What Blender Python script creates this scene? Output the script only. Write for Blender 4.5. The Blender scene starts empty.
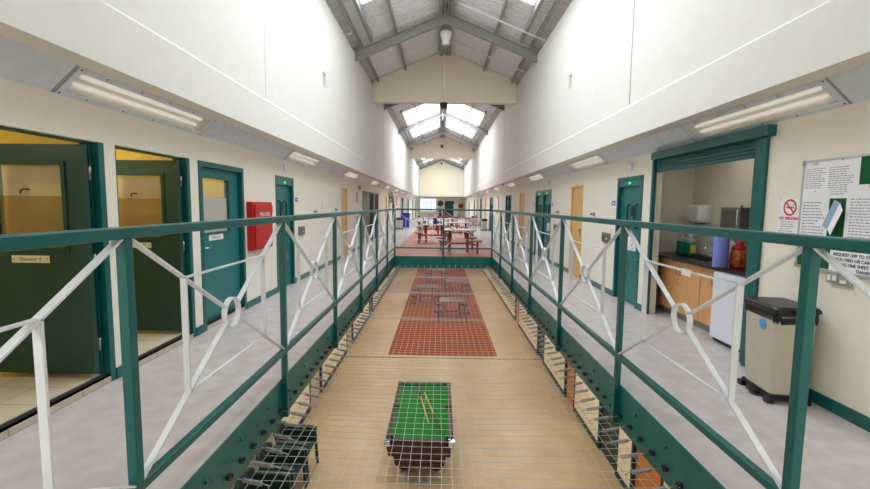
import bpy, math, random
from mathutils import Vector, Matrix
random.seed(7)
PI = math.pi
S = bpy.context.scene
COL = S.collection

# ------------------------------------------------------------------ dimensions (metres)
H = 1.55            # eye height above the landing
W = 2.93            # cell wall, either side of the centre line
RK = 1.494          # edge of the landing
RP = 1.4635         # line of the railing
U = 2.55            # face of the upper wall
HR, HL = 1.442, 0.26
B, Y0 = 1.8692, 1.8457
YF = Y0 + 6 * B     # far railing
YN = Y0 - B         # near end of the well
ZL = -3.0           # lower floor
YB, YE, YR = -4.0, 51.0, 55.5   # back wall, upper end wall, end of the recess under it
K = 0.41            # roof pitch


def roofz(x):       # underside of the purlins
    return 5.82 + K * (2.55 - abs(x))


# ------------------------------------------------------------------ materials
def lin(c):
    return tuple(((v / 255) / 12.92 if v / 255 <= .04045 else ((v / 255 + .055) / 1.055) ** 2.4) for v in c) + (1,)


MATS = {}


def mat(name, rgb, rough=.5, metal=0., var=.04, scale=8., bump=0., bscale=60., rgb2=None, coat=0., stretch=None, spec=.5):
    m = bpy.data.materials.new(name)
    m.use_nodes = True
    nt = m.node_tree
    b = nt.nodes['Principled BSDF']
    b.inputs['Roughness'].default_value = rough
    b.inputs['Metallic'].default_value = metal
    b.inputs['Coat Weight'].default_value = coat
    b.inputs['Specular IOR Level'].default_value = spec
    tc = nt.nodes.new('ShaderNodeTexCoord')
    mp = nt.nodes.new('ShaderNodeMapping')
    nt.links.new(tc.outputs['Object'], mp.inputs['Vector'])
    if stretch:
        mp.inputs['Scale'].default_value = stretch
    nz = nt.nodes.new('ShaderNodeTexNoise')
    nz.inputs['Scale'].default_value = scale
    nz.inputs['Detail'].default_value = 5
    nt.links.new(mp.outputs['Vector'], nz.inputs['Vector'])
    rp = nt.nodes.new('ShaderNodeValToRGB')
    c = lin(rgb)
    d = lin(rgb2) if rgb2 else tuple(max(0, v * (1 - 2.2 * var)) for v in c[:3]) + (1,)
    e = c if rgb2 else tuple(min(1, v * (1 + var)) for v in c[:3]) + (1,)
    rp.color_ramp.elements[0].position = .3
    rp.color_ramp.elements[1].position = .7
    rp.color_ramp.elements[0].color = d
    rp.color_ramp.elements[1].color = e
    nt.links.new(nz.outputs['Fac'], rp.inputs['Fac'])
    nt.links.new(rp.outputs['Color'], b.inputs['Base Color'])
    if bump:
        n2 = nt.nodes.new('ShaderNodeTexNoise')
        n2.inputs['Scale'].default_value = bscale
        n2.inputs['Detail'].default_value = 3
        nt.links.new(mp.outputs['Vector'], n2.inputs['Vector'])
        bp = nt.nodes.new('ShaderNodeBump')
        bp.inputs['Strength'].default_value = bump
        bp.inputs['Distance'].default_value = .01
        nt.links.new(n2.outputs['Fac'], bp.inputs['Height'])
        nt.links.new(bp.outputs['Normal'], b.inputs['Normal'])
    MATS[name] = m
    return m


def emit(name, rgb, strength):
    m = bpy.data.materials.new(name)
    m.use_nodes = True
    nt = m.node_tree
    nt.nodes.remove(nt.nodes['Principled BSDF'])
    e = nt.nodes.new('ShaderNodeEmission')
    e.inputs['Color'].default_value = lin(rgb)
    e.inputs['Strength'].default_value = strength
    nt.links.new(e.outputs[0], nt.nodes['Material Output'].inputs['Surface'])
    MATS[name] = m
    return m


def film(name, rgb, clear, rough=.3):
    """thin sheet of glass or film: part clear, part coloured diffuse"""
    m = bpy.data.materials.new(name)
    m.use_nodes = True
    nt = m.node_tree
    b = nt.nodes['Principled BSDF']
    b.inputs['Base Color'].default_value = lin(rgb)
    b.inputs['Roughness'].default_value = rough
    t = nt.nodes.new('ShaderNodeBsdfTransparent')
    mx = nt.nodes.new('ShaderNodeMixShader')
    mx.inputs[0].default_value = clear
    nt.links.new(b.outputs[0], mx.inputs[1])
    nt.links.new(t.outputs[0], mx.inputs[2])
    nt.links.new(mx.outputs[0], nt.nodes['Material Output'].inputs['Surface'])
    MATS[name] = m
    return m


def tiles(name, rgb, mortar, sx, sy, rough=.3, axes='xy'):
    m = mat(name, rgb, rough, var=.03)
    nt = m.node_tree
    b = nt.nodes['Principled BSDF']
    tc = [n for n in nt.nodes if n.type == 'TEX_COORD'][0]
    sep = nt.nodes.new('ShaderNodeSeparateXYZ')
    cmb = nt.nodes.new('ShaderNodeCombineXYZ')
    nt.links.new(tc.outputs['Object'], sep.inputs[0])
    nt.links.new(sep.outputs['XYZ'.index(axes[0].upper())], cmb.inputs[0])
    nt.links.new(sep.outputs['XYZ'.index(axes[1].upper())], cmb.inputs[1])
    br = nt.nodes.new('ShaderNodeTexBrick')
    br.offset = 0
    br.inputs['Scale'].default_value = 1
    br.inputs['Brick Width'].default_value = sx
    br.inputs['Row Height'].default_value = sy
    br.inputs['Mortar Size'].default_value = .004
    br.inputs['Color1'].default_value = lin(rgb)
    br.inputs['Color2'].default_value = tuple(v * .94 for v in lin(rgb)[:3]) + (1,)
    br.inputs['Mortar'].default_value = lin(mortar)
    nt.links.new(cmb.outputs[0], br.inputs['Vector'])
    nt.links.new(br.outputs['Color'], b.inputs['Base Color'])
    return m


mat('cream', (233, 228, 213), .75, var=.012, bump=.03, bscale=120)
mat('upper_white', (226, 225, 218), .8, var=.012, bump=.03, bscale=120)
mat('gable_cream', (248, 239, 214), .8, var=.012)
mat('vinyl', (196, 190, 188), .34, var=.05, scale=6, rgb2=(176, 168, 165), bump=.02, bscale=90)
mat('tan_vinyl', (196, 174, 138), .42, var=.05, scale=2., rgb2=(182, 158, 120))
mat('rust_carpet', (158, 74, 28), .95, var=.1, scale=30, bump=.2, bscale=300)
mat('terracotta', (196, 128, 102), .6, var=.05, scale=6)
mat('teal', (16, 93, 91), .3, var=.05, scale=5, bump=.02, bscale=25)
mat('teal_plate', (10, 100, 98), .32, var=.08, scale=6, stretch=(1, 1, .2), bump=.03, bscale=20)
mat('teal_door', (26, 114, 114), .4, var=.05, scale=4)
mat('green_door', (16, 66, 56), .38, var=.05, scale=4)
mat('dark_green', (22, 52, 44), .5, var=.06)
mat('white_paint', (214, 219, 223), .35, var=.03)
mat('panel_grey', (212, 217, 226), .4, metal=.0, var=.03)
mat('steel_grey', (156, 156, 148), .5, var=.05)
mat('sheet_grey', (236, 236, 240), .5, var=.04)
mat('galv', (160, 164, 168), .35, metal=.8, var=.1, scale=40)
mat('net_wire', (186, 188, 188), .42, metal=.4, var=.04)
mat('table_dark', (104, 92, 80), .5, var=.06)
mat('chrome', (215, 217, 220), .15, metal=1., var=.02)
mat('stainless', (150, 146, 140), .3, metal=.85, var=.06, stretch=(1, 1, 12))
mat('steel_dark', (118, 112, 106), .3, metal=.7, var=.05)
mat('black', (20, 20, 22), .4, var=.05)
mat('black_gloss', (14, 14, 16), .16, var=.03)
mat('black_rubber', (26, 26, 27), .75, var=.05)
mat('white_plastic', (232, 233, 235), .35, var=.01)
mat('white_enamel', (224, 228, 238), .25, var=.01)
mat('paper', (236, 237, 242), .8, var=.015)
mat('ink', (112, 114, 122), .8, var=.02)
mat('hand_ink', (34, 32, 60), .8, var=.02)
mat('red_ink', (206, 34, 34), .6, var=.02)
mat('hose_red', (186, 24, 30), .35, var=.04)
mat('blue_sign', (45, 58, 190), .45, var=.03)
mat('blue_bin', (38, 52, 168), .4, var=.05)
mat('blue_paper', (128, 142, 226), .85, var=.04, scale=50, bump=.15, bscale=150)
mat('sticker_blue', (70, 150, 226), .4, var=.02)
mat('yellow_wall', (236, 208, 84), .6, var=.02)
mat('wood', (222, 176, 108), .45, var=.07, scale=5, stretch=(6, 6, .5))
mat('beech', (214, 160, 104), .42, var=.06, scale=5, stretch=(5, 5, .4))
mat('orange_door', (212, 132, 60), .45, var=.07, scale=5, stretch=(6, 6, .5))
mat('mahogany', (70, 32, 26), .5, var=.18, scale=6, stretch=(3, 3, 8))
mat('red_wood', (132, 62, 38), .5, var=.1, scale=6)
mat('brown_steel', (142, 84, 66), .5, var=.06)
mat('grey_top', (206, 206, 204), .35, var=.03)
mat('seat_grey', (168, 160, 155), .5, var=.05)
mat('baize', (8, 110, 26), .95, var=.05, scale=60, bump=.1, bscale=400)
mat('bin_cream', (190, 184, 164), .5, var=.03)
mat('worktop', (34, 33, 38), .3, var=.5, scale=120)
mat('kick_grey', (150, 150, 150), .45, var=.04)
mat('grey_recess', (142, 140, 130), .6, var=.05)
mat('dark_gate', (58, 57, 55), .6, var=.1)
mat('felt_green', (12, 92, 44), .95, var=.06, scale=80, bump=.1, bscale=300)
mat('alu', (196, 199, 204), .35, metal=.6, var=.03)
mat('leaflet', (148, 178, 204), .6, var=.05)
mat('cue_wood', (206, 158, 92), .35, var=.06)
mat('cue_dark', (56, 26, 22), .35, var=.06)
mat('green_liquid', (10, 128, 108), .2, var=.03)
mat('label_yellow', (226, 200, 60), .5, var=.03)
mat('food_bag', (206, 110, 52), .4, var=.3, scale=30, rgb2=(120, 48, 20))
mat('food_red', (196, 36, 22), .4, var=.2, scale=20)
mat('brick_dark', (50, 45, 45), .7, var=.05)
mat('plate_cream', (214, 206, 172), .5, var=.02)
mat('threshold', (38, 36, 40), .5, var=.04)
mat('display', (12, 30, 28), .2, var=.02)
tiles('kerb_tile', (188, 178, 162), (130, 122, 110), .3, .3, .4, 'yz')
tiles('shower_tile', (206, 198, 176), (150, 142, 124), .3, .3, .35, 'xy')
tiles('wall_tile', (226, 226, 222), (190, 190, 186), .15, .15, .2, 'yz')
emit('skylight_glow', (242, 247, 255), 4.6)
emit('window_glow', (226, 240, 250), .95)
emit('tube_glow', (255, 247, 232), 1.35)
emit('green_lamp', (60, 255, 90), 1.6)
film('diffuser_film', (226, 222, 212), .42, .2)
mat('tray_grey', (176, 170, 158), .6, var=.02)
film('frost', (150, 128, 84), .5, .4)
film('frost_grey', (196, 194, 186), .2, .4)
film('clear_glass', (200, 210, 205), .82, .05)
film('plastic_clear', (214, 226, 226), .45, .1)
M = MATS


# ------------------------------------------------------------------ mesh builder
class MB:
    def __init__(self):
        self.v, self.f, self.s, self.mi, self.cur = [], [], [], [], 0

    def add(self, vs, fs, smooth=False):
        n = len(self.v)
        self.v += [tuple(p) for p in vs]
        self.f += [tuple(i + n for i in q) for q in fs]
        self.s += [smooth] * len(fs)
        return self

    def use(self, k):
        self.mi += [self.cur] * (len(self.f) - len(self.mi))
        self.cur = k
        return self

    def box(self, a, b, mtx=None):
        x0, x1 = sorted((a[0], b[0])); y0, y1 = sorted((a[1], b[1])); z0, z1 = sorted((a[2], b[2]))
        vs = [Vector(p) for p in ((x0, y0, z0), (x1, y0, z0), (x1, y1, z0), (x0, y1, z0), (x0, y0, z1), (x1, y0, z1), (x1, y1, z1), (x0, y1, z1))]
        if mtx is not None:
            vs = [mtx @ p for p in vs]
        return self.add(vs, [(0, 3, 2, 1), (4, 5, 6, 7), (0, 1, 5, 4), (1, 2, 6, 5), (2, 3, 7, 6), (3, 0, 4, 7)])

    def bar(self, p, q, w, h, side=(1, 0, 0)):
        """rectangular bar from p to q; w measured along 'side', h across it"""
        p, q = Vector(p), Vector(q)
        d = (q - p).normalized()
        s = Vector(side); s = (s - d * s.dot(d)).normalized()
        t = d.cross(s)
        vs = [c + s * (w / 2 * i) + t * (h / 2 * j) for c in (p, q) for i, j in ((-1, -1), (1, -1), (1, 1), (-1, 1))]
        return self.add(vs, [(0, 1, 2, 3), (7, 6, 5, 4), (0, 4, 5, 1), (1, 5, 6, 2), (2, 6, 7, 3), (3, 7, 4, 0)])

    def tube(self, pts, r, n=8, closed=False, cap=True, taper=None):
        pts = [Vector(p) for p in pts]
        m = len(pts)
        vs, fs = [], []
        prev = None
        for i, p in enumerate(pts):
            if closed:
                d = pts[(i + 1) % m] - pts[i - 1]
            else:
                d = pts[min(i + 1, m - 1)] - pts[max(i - 1, 0)]
            d.normalize()
            if prev is None:
                a = d.orthogonal().normalized()
            else:
                a = (prev - d * prev.dot(d))
                a = a.normalized() if a.length > 1e-6 else d.orthogonal().normalized()
            prev = a
            b = d.cross(a)
            rr = taper[i] if taper else r
            for k in range(n):
                t = 2 * PI * k / n
                vs.append(p + (a * math.cos(t) + b * math.sin(t)) * rr)
        for i in range(m if closed else m - 1):
            j = (i + 1) % m
            for k in range(n):
                l = (k + 1) % n
                fs.append((i * n + k, i * n + l, j * n + l, j * n + k))
        self.add(vs, fs, n > 4)
        if cap and not closed:
            o = len(self.v) - len(vs)
            self.f += [tuple(o + k for k in reversed(range(n))), tuple(o + (m - 1) * n + k for k in range(n))]
            self.s += [False, False]
        return self

    def lathe(self, prof, c=(0, 0, 0), n=24, axis='z', smooth=True):
        vs, fs = [], []
        for (r, h) in prof:
            for k in range(n):
                t = 2 * PI * k / n
                x, y = r * math.cos(t), r * math.sin(t)
                p = {'z': (x, y, h), 'x': (h, x, y), 'y': (y, h, x)}[axis]
                vs.append((p[0] + c[0], p[1] + c[1], p[2] + c[2]))
        m = len(prof)
        for i in range(m - 1):
            for k in range(n):
                l = (k + 1) % n
                fs.append((i * n + k, i * n + l, (i + 1) * n + l, (i + 1) * n + k))
        self.add(vs, fs, smooth)
        o = len(self.v) - len(vs)
        if prof[0][0] > 1e-5:
            self.f.append(tuple(o + k for k in reversed(range(n)))); self.s.append(False)
        if prof[-1][0] > 1e-5:
            self.f.append(tuple(o + (m - 1) * n + k for k in range(n))); self.s.append(False)
        return self

    def prism(self, poly, lo, hi, axis='z'):
        def pt(a, b, h):
            return {'z': (a, b, h), 'x': (h, a, b), 'y': (a, h, b)}[axis]
        n = len(poly)
        vs = [pt(a, b, lo) for a, b in poly] + [pt(a, b, hi) for a, b in poly]
        fs = [tuple(reversed(range(n))), tuple(range(n, 2 * n))] + [(i, (i + 1) % n, n + (i + 1) % n, n + i) for i in range(n)]
        return self.add(vs, fs)

    def loft(self, rings, smooth=True, cap=True):
        n = len(rings[0])
        vs = [p for r in rings for p in r]
        fs = [(i * n + k, i * n + (k + 1) % n, (i + 1) * n + (k + 1) % n, (i + 1) * n + k) for i in range(len(rings) - 1) for k in range(n)]
        self.add(vs, fs, smooth)
        if cap:
            o = len(self.v) - len(vs)
            self.f += [tuple(o + k for k in reversed(range(n))), tuple(o + (len(rings) - 1) * n + k for k in range(n))]
            self.s += [False, False]
        return self

    def build(self, name, m, parent=None, bevel=0., loc=None, rot=None, seg=2):
        me = bpy.data.meshes.new(name)
        me.from_pydata(self.v, [], self.f)
        me.polygons.foreach_set('use_smooth', self.s)
        if isinstance(m, (list, tuple)):
            self.mi += [self.cur] * (len(self.f) - len(self.mi))
            me.polygons.foreach_set('material_index', self.mi)
        me.update()
        import bmesh
        bm = bmesh.new(); bm.from_mesh(me)
        bmesh.ops.recalc_face_normals(bm, faces=bm.faces)
        bm.to_mesh(me); bm.free()
        for mm in (m if isinstance(m, (list, tuple)) else [m]):
            me.materials.append(M[mm])
        o = bpy.data.objects.new(name, me)
        COL.objects.link(o)
        if parent is not None:
            o.parent = parent
        if loc: o.location = loc
        if rot: o.rotation_euler = rot
        if bevel:
            b = o.modifiers.new('bevel', 'BEVEL')
            b.width = bevel; b.segments = seg; b.limit_method = 'ANGLE'; b.angle_limit = .6
        return o


def box(a, b):
    return MB().box(a, b)


def rrect(w, h, r, n=4, cx=0, cy=0):
    out = []
    for sx, sy, a0 in ((1, 1, 0), (-1, 1, 90), (-1, -1, 180), (1, -1, 270)):
        for k in range(n + 1):
            t = math.radians(a0 + 90 * k / n)
            out.append((cx + sx * (w / 2 - r) + r * math.cos(t), cy + sy * (h / 2 - r) + r * math.sin(t)))
    return out


def tag(o, label, cat, group=None, kind=None):
    o['label'] = label; o['category'] = cat
    if group: o['group'] = group
    if kind: o['kind'] = kind
    return o


def struct(o):
    o['kind'] = 'structure'
    return o


def thing(name, label, cat, loc=(0, 0, 0), rz=0., group=None):
    o = bpy.data.objects.new(name, None)
    o.empty_display_size = .1
    COL.objects.link(o)
    o.location = loc; o.rotation_euler = (0, 0, rz)
    return tag(o, label, cat, group)


def sempty(name, loc=(0, 0, 0), rz=0.):
    o = bpy.data.objects.new(name, None)
    COL.objects.link(o)
    o.location = loc; o.rotation_euler = (0, 0, rz)
    return struct(o)


def copy_tree(o, parent=None):
    c = o.copy()
    COL.objects.link(c)
    c.parent = parent
    for ch in list(o.children):
        copy_tree(ch, c)
    return c


def wall(side, y, z, off=0.):
    """placement on a side wall: local x to the right as you face it, y into the wall, z up"""
    return ((side * (W - off), y, z), -PI / 2 if side > 0 else PI / 2)


def text(s, size, m, parent, loc, rot=(PI / 2, 0, 0), align='CENTER', depth=.0006, name='lettering', bold=0.):
    cu = bpy.data.curves.new('tmp', 'FONT')
    cu.body = s; cu.size = size; cu.align_x = align; cu.align_y = 'CENTER'; cu.extrude = depth; cu.offset = bold
    t = bpy.data.objects.new('tmp', cu)
    COL.objects.link(t)
    dg = bpy.context.evaluated_depsgraph_get()
    me = bpy.data.meshes.new_from_object(t.evaluated_get(dg))
    bpy.data.objects.remove(t)
    me.name = name
    me.materials.clear(); me.materials.append(M[m])
    o = bpy.data.objects.new(name, me)
    COL.objects.link(o)
    o.parent = parent; o.location = loc; o.rotation_euler = rot
    return o


# ------------------------------------------------------------------ camera
cam = bpy.data.cameras.new('camera')
cam.lens = 18; cam.sensor_width = 36; cam.clip_start = .05; cam.clip_end = 200
co = bpy.data.objects.new('camera', cam)
COL.objects.link(co)
pi_, ya_, ro_ = .09011, .01103, .01149
fw = Vector((-math.sin(ya_) * math.cos(pi_), math.cos(ya_) * math.cos(pi_), -math.sin(pi_)))
rt = Vector((math.cos(ya_), math.sin(ya_), 0)); up = rt.cross(fw)
r2 = rt * math.cos(ro_) + up * math.sin(ro_); u2 = up * math.cos(ro_) - rt * math.sin(ro_)
mw = Matrix((r2, u2, -fw)).transposed().to_4x4()
mw.translation = (-.10661, 0, H)
co.matrix_world = mw
S.camera = co

# ------------------------------------------------------------------ the shell
# landing floors: two walkways, the near bridge, the whole floor past the well
fl = MB()
for s in (-1, 1):
    fl.box((s * RK, YN, -.3), (s * (W + .14), YF, 0))
fl.box((-W - .14, YB, -.3), (W + .14, YN, 0))
fl.box((-W - .14, YF + .03, -.3), (W + .14, YR, 0))
struct(fl.build('floor', 'vinyl'))
struct(box((-1.63, YF + .05, 0), (1.67, 33, .006)).build('floor_covering', 'terracotta'))
struct(box((-W - .2, YB, ZL - .1), (W + .2, YR, ZL)).build('floor_lower', 'tan_vinyl'))
struct(box((-1.64, 12.87, ZL), (1.68, 33, ZL + .008)).build('floor_lower_covering', 'rust_carpet'))
struct(box((-W, 12.62, ZL), (W, 12.66, ZL + .004)).build('trim_1', 'brick_dark'))


def wall_with_holes(name, side, holes, z1, m, thick=.14, y0=YB, y1=YE, z0=0):
    b = MB()
    x0, x1 = side * W, side * (W + thick)
    y = y0
    for (a, c, t) in sorted(holes):
        b.box((x0, y, z0), (x1, a, z1))
        b.box((x0, a, t), (x1, c, z1))
        y = c
    b.box((x0, y, z0), (x1, y1, z1))
    return struct(b.build(name, m))


LEFT = [(2.52, 3.66, 2.035), (3.79, 4.91, 2.04), (5.08, 6.24, 2.04), (7.46, 8.37, 2.03), (12.41, 13.21, 2.02), (15.74, 20.4, 2.06),
        (22.3, 23.1, 2.0), (25.6, 26.8, 2.04), (31.2, 33.2, 2.08), (36.6, 39.0, 2.1), (43.6, 45.6, 2.1), (49.4, 50.6, 2.1)]
RIGHT = [(4.20, 6.32, 2.30), (6.60, 7.54, 2.04), (9.34, 10.16, 2.02), (12.0, 13.95, 2.03), (15.78, 16.75, 2.03), (18.7, 20.3, 2.04),
         (25.1, 26.8, 2.06), (28.85, 29.8, 2.05), (32.0, 33.1, 2.1), (34.9, 36.2, 2.08), (38.4, 39.4, 2.05), (45.4, 46.4, 2.03)]
wall_with_holes('wall_left', -1, LEFT, 2.56, 'cream')
wall_with_holes('wall_right', 1, RIGHT, 2.56, 'cream')
LOWL = [(9.2, 10.2, ZL + 2.1), (4.2, 5.1, ZL + 2.1), (13.0, 14.0, ZL + 2.1), (17.2, 18.2, ZL + 2.1)]
LOWR = [(9.35, 10.15, ZL + 2.05), (7.0, 7.9, ZL + 2.1), (5.55, 6.5, ZL + 2.1), (12.2, 13.1, ZL + 2.1), (16.2, 17.1, ZL + 2.1)]
wall_with_holes('wall_left_lower', -1, LOWL, -.3, 'gable_cream', y1=YR, z0=ZL)
wall_with_holes('wall_right_lower', 1, LOWR, -.3, 'gable_cream', y1=YR, z0=ZL)

# upper walls with the projecting band below and little square niches
for s, nm in ((-1, 'wall_left_upper'), (1, 'wall_right_upper')):
    b = MB()
    x0, x1 = s * U, s * (U + .3)
    ny = [(9.2, 9.42), (27.9, 28.12)]
    y = YB
    for a, c in ny:
        b.box((x0, y, 2.56), (x1, a, 5.76))
        b.box((x0, a, 2.56), (x1, c, 3.99)); b.box((x0, a, 4.27), (x1, c, 5.76))
        b.box((s * (U + .16), a, 3.99), (x1, c, 4.27))
        y = c
    b.box((x0, y, 2.56), (x1, YE + .2, 5.76))
    struct(b.build(nm, 'upper_white'))
    # band (fascia) and soffit
    b = MB()
    b.prism([(s * U, 2.52), (s * (U - .035), 2.52), (s * (U - .035), 2.955), (s * U, 2.985)], YB, YE, 'y')
    struct(b.build('trim_2' if s < 0 else 'trim_3', 'upper_white'))
    b = MB().box((s * U, YB, 2.52), (s * (W + .14), YE, 2.56))
    struct(b.build('ceiling_left' if s < 0 else 'ceiling_right', 'cream'))
    # vertical movement joints in the upper wall
    b = MB()
    for y in ((6.18 if s < 0 else 6.34), 18.7, 31.2, 43.6):
        b.box((s * U, y - .009, 3.0), (s * (U - .004), y + .009, 5.74))
    struct(b.build('trim_4' if s < 0 else 'trim_5', 'panel_grey' if s < 0 else 'steel_grey'))
    # closing strip between wall head and roof sheet
    b = MB().box((s * (U + .22), YB, 5.76), (s * (U + .3), YE, 5.98))
    struct(b.build('trim_6' if s < 0 else 'trim_7', 'steel_grey'))
    # skirtings between the doors
    b = MB()
    y = YB
    for (a, c, t) in sorted(LEFT if s < 0 else RIGHT) + [(YE, YE, 0)]:
        b.box((s * W, y, 0), (s * (W - .014), a, .1))
        y = c
    struct(b.build('baseboard_left' if s < 0 else 'baseboard_right', 'teal', bevel=.003))
    b = MB()
    y = YB
    for (a, c, t) in sorted(LOWL if s < 0 else LOWR) + [(34, 34, 0)]:
        b.box((s * W, y, ZL), (s * (W - .014), a, ZL + .12))
        y = c
    struct(b.build('baseboard_left_lower' if s < 0 else 'baseboard_right_lower', 'dark_green'))
    # steel edge plate with its bolt heads
    b = MB().box((s * RK, YN, -.35), (s * (RK - .014), YF, .006))
    struct(b.build('trim_8' if s < 0 else 'trim_9', 'teal_plate'))
    b = MB()
    y = YN + .12
    while y < YF:
        b.lathe([(.014, 0), (.014, s * -.012), (.0, s * -.018)], (s * (RK - .014), y, -.105), 8, 'x')
        y += B / 4
    b.build('bolt_head', 'teal_plate', bpy.data.objects['trim_8' if s < 0 else 'trim_9'])

b = MB().box((-RK, YF, -.35), (RK, YF + .03, .006))
for x in [-1.2 + .4 * i for i in range(7)]:
    b.lathe([(.014, YF), (.014, YF - .012), (0, YF - .018)], (x, 0, -.105), 8, 'y')
struct(b.build('trim_10', 'teal_plate'))
struct(MB().box((-RK, YN - .03, -.35), (RK, YN, .006)).build('trim_11', 'teal_plate'))

# back wall, end walls
struct(MB().box((-W - .2, YB - .15, ZL), (W + .2, YB, 7.3)).build('wall_near', 'cream'))
b = MB().box((-U, YE, 2.72), (U, YE + .25, 7.2))
struct(b.build('wall_end_upper', 'gable_cream'))
struct(MB().box((-W - .2, YE, 2.56), (W + .2, YR, 2.72)).build('ceiling_end', 'cream'))
for s in (-1, 1):
    struct(MB().box((s * W, YE, 0), (s * (W + .14), YR, 2.56)).build('wall_left_end' if s < 0 else 'wall_right_end', 'cream'))
b = MB()
b.box((-W, YR, 0), (-2.7, YR + .2, 2.56)); b.box((-.6, YR, 0), (.46, YR + .2, 2.56)); b.box((1.68, YR, 0), (W, YR + .2, 2.56))
b.box((-2.7, YR, 0), (-.6, YR + .2, .75)); b.box((-2.7, YR, 2.42), (-.6, YR + .2, 2.56)); b.box((.46, YR, 2.1), (1.68, YR + .2, 2.56))
struct(b.build('wall_end', 'gable_cream'))
struct(MB().box((-W - .2, YR, ZL), (W + .2, YR + .2, -.3)).build('wall_end_lower', 'gable_cream'))
struct(MB().box((-W, YR - .012, 0), (.46, YR, .14)).build('baseboard_end', 'dark_green'))
# window in the end wall
w = sempty('window_1', (-1.65, YR + .1, .75))
MB().box((-1.05, .05, 0), (1.05, .07, 1.67)).build('pane', 'window_glow', w)
b = MB()
for x in (-1.03, -.52, -.2, .12, .44, .75, 1.03):
    b.box((x - .025, -.04, 0), (x + .025, .02, 1.67))
for z in (.03, .55, 1.1, 1.64):
    b.box((-1.05, -.035, z - .025), (1.05, .015, z + .025))
b.build('window_frame', 'panel_grey', w)
d = sempty('door_25', (1.07, YR, 0))
MB().box((-.61, .05, 0), (.61, .1, 2.1)).build('leaf', 'green_door', d)
b = MB().box((-.61, -.01, 0), (-.54, .12, 2.1)); b.box((.54, -.01, 0), (.61, .12, 2.1)); b.box((-.54, -.01, 2.03), (.54, .12, 2.1))
b.build('door_frame', 'teal', d)
MB().tube([(.42, .05, 1.0), (.42, 0, 1.0), (.3, 0, 1.0)], .012).build('handle', 'chrome', d)

# ------------------------------------------------------------------ roof: sheets, skylights, purlins, rafters, gable screens
SKY = [(3.6, 10.55), (22.3, 30.4), (39.0, 48.2)]
SX0, SX1 = .22, 1.99


def sheet_piece(b, s, xa, xb, ya, yb):
    """profiled sheet: ribs run up the slope"""
    n = max(1, int(round((yb - ya) / .155)))
    prof = []
    for i in range(n):
        y = ya + (yb - ya) * i / n; st = (yb - ya) / n
        prof += [(y, 0), (y + st * .3, 0), (y + st * .42, .032), (y + st * .85, .032)]
    prof.append((yb, 0))
    vs = []
    for (y, h) in prof:
        for x in (xa, xb):
            vs.append((s * x, y, roofz(x) + .14 + h))
    b.add(vs, [(2 * i, 2 * i + 1, 2 * i + 3, 2 * i + 2) for i in range(len(prof) - 1)])


for s in (-1, 1):
    b = MB()
    sheet_piece(b, s, 0, SX0, YB, YE)
    sheet_piece(b, s, SX1, 2.95, YB, YE)
    y = YB
    for a, c in SKY:
        sheet_piece(b, s, SX0, SX1, y, a)
        y = c
    sheet_piece(b, s, SX0, SX1, y, YE)
    struct(b.build('ceiling_roof_left' if s < 0 else 'ceiling_roof_right', 'sheet_grey'))
n = 2
for (a, c) in SKY:
    for s in (-1, 1):
        w = sempty('window_%d' % n, (0, 0, 0)); n += 1
        MB().add([(s * SX0, a, roofz(SX0) + .15), (s * SX1, a, roofz(SX1) + .15), (s * SX1, c, roofz(SX1) + .15), (s * SX0, c, roofz(SX0) + .15)], [(0, 1, 2, 3)]).build('pane', 'skylight_glow', w)
        b = MB()
        y = a
        while y < c + .01:
            b.bar((s * SX0, y, roofz(SX0) + .13), (s * SX1, y, roofz(SX1) + .13), .03, .02, (0, 1, 0))
            y += (c - a) / 8
        b.build('glazing_bar', 'panel_grey', w)
# purlins
for s in (-1, 1):
    for x, wd, dp in ((2.36, .05, .12), (1.39, .055, .13), (.16, .07, .13), (.06, .03, .10)):
        b = MB()
        b.box((s * (x - wd / 2), YB, roofz(x)), (s * (x - wd / 2 + .012), YE, roofz(x) + dp))
        b.box((s * (x - wd / 2), YB, roofz(x) - .004), (s * (x + wd / 2), YE, roofz(x) + .008))
        o = struct(b.build('purlin', 'steel_grey'))
    for (a, c) in SKY:
        b = MB().box((s * 2.02, a - .6, roofz(2.05) - .01), (s * 2.10, c + 1.9, roofz(2.05) + .12))
        struct(b.build('purlin', 'steel_grey'))
# rafters (I-section frames)
for y in (0.0, 6.3, 12.62, 18.93, 25.3, 31.6, 37.9, 44.2, 50.4):
    for s in (-1, 1):
        t = MB()
        for (dz0, dz1, wd) in ((-.255, -.235, .14), (-.02, 0, .14), (-.235, -.02, .02)):
            vs = []
            for x in (0, U):
                for yy in (y - wd / 2, y + wd / 2):
                    for dz in (dz0, dz1):
                        vs.append((s * x, yy, roofz(x) + dz))
            t.add(vs, [(0, 1, 3, 2), (4, 6, 7, 5), (0, 4, 5, 1), (2, 3, 7, 6), (1, 5, 7, 3), (0, 2, 6, 4)])
        # haunch plates at the apex
        t.box((s * .0, y - .06, roofz(0) - .3), (s * .04, y + .06, roofz(0) - .02))
        struct(t.build('rafter', 'steel_grey'))
# gable screens across the hall
for i, y in enumerate((15.9, 34.6)):
    b = MB().prism([(-U, 5.2), (U, 5.2), (U, roofz(U) + .12), (0, roofz(0) + .12), (-U, roofz(U) + .12)], y, y + .28, 'y')
    struct(b.build('wall_gable_%d' % (i + 1), 'gable_cream'))
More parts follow.
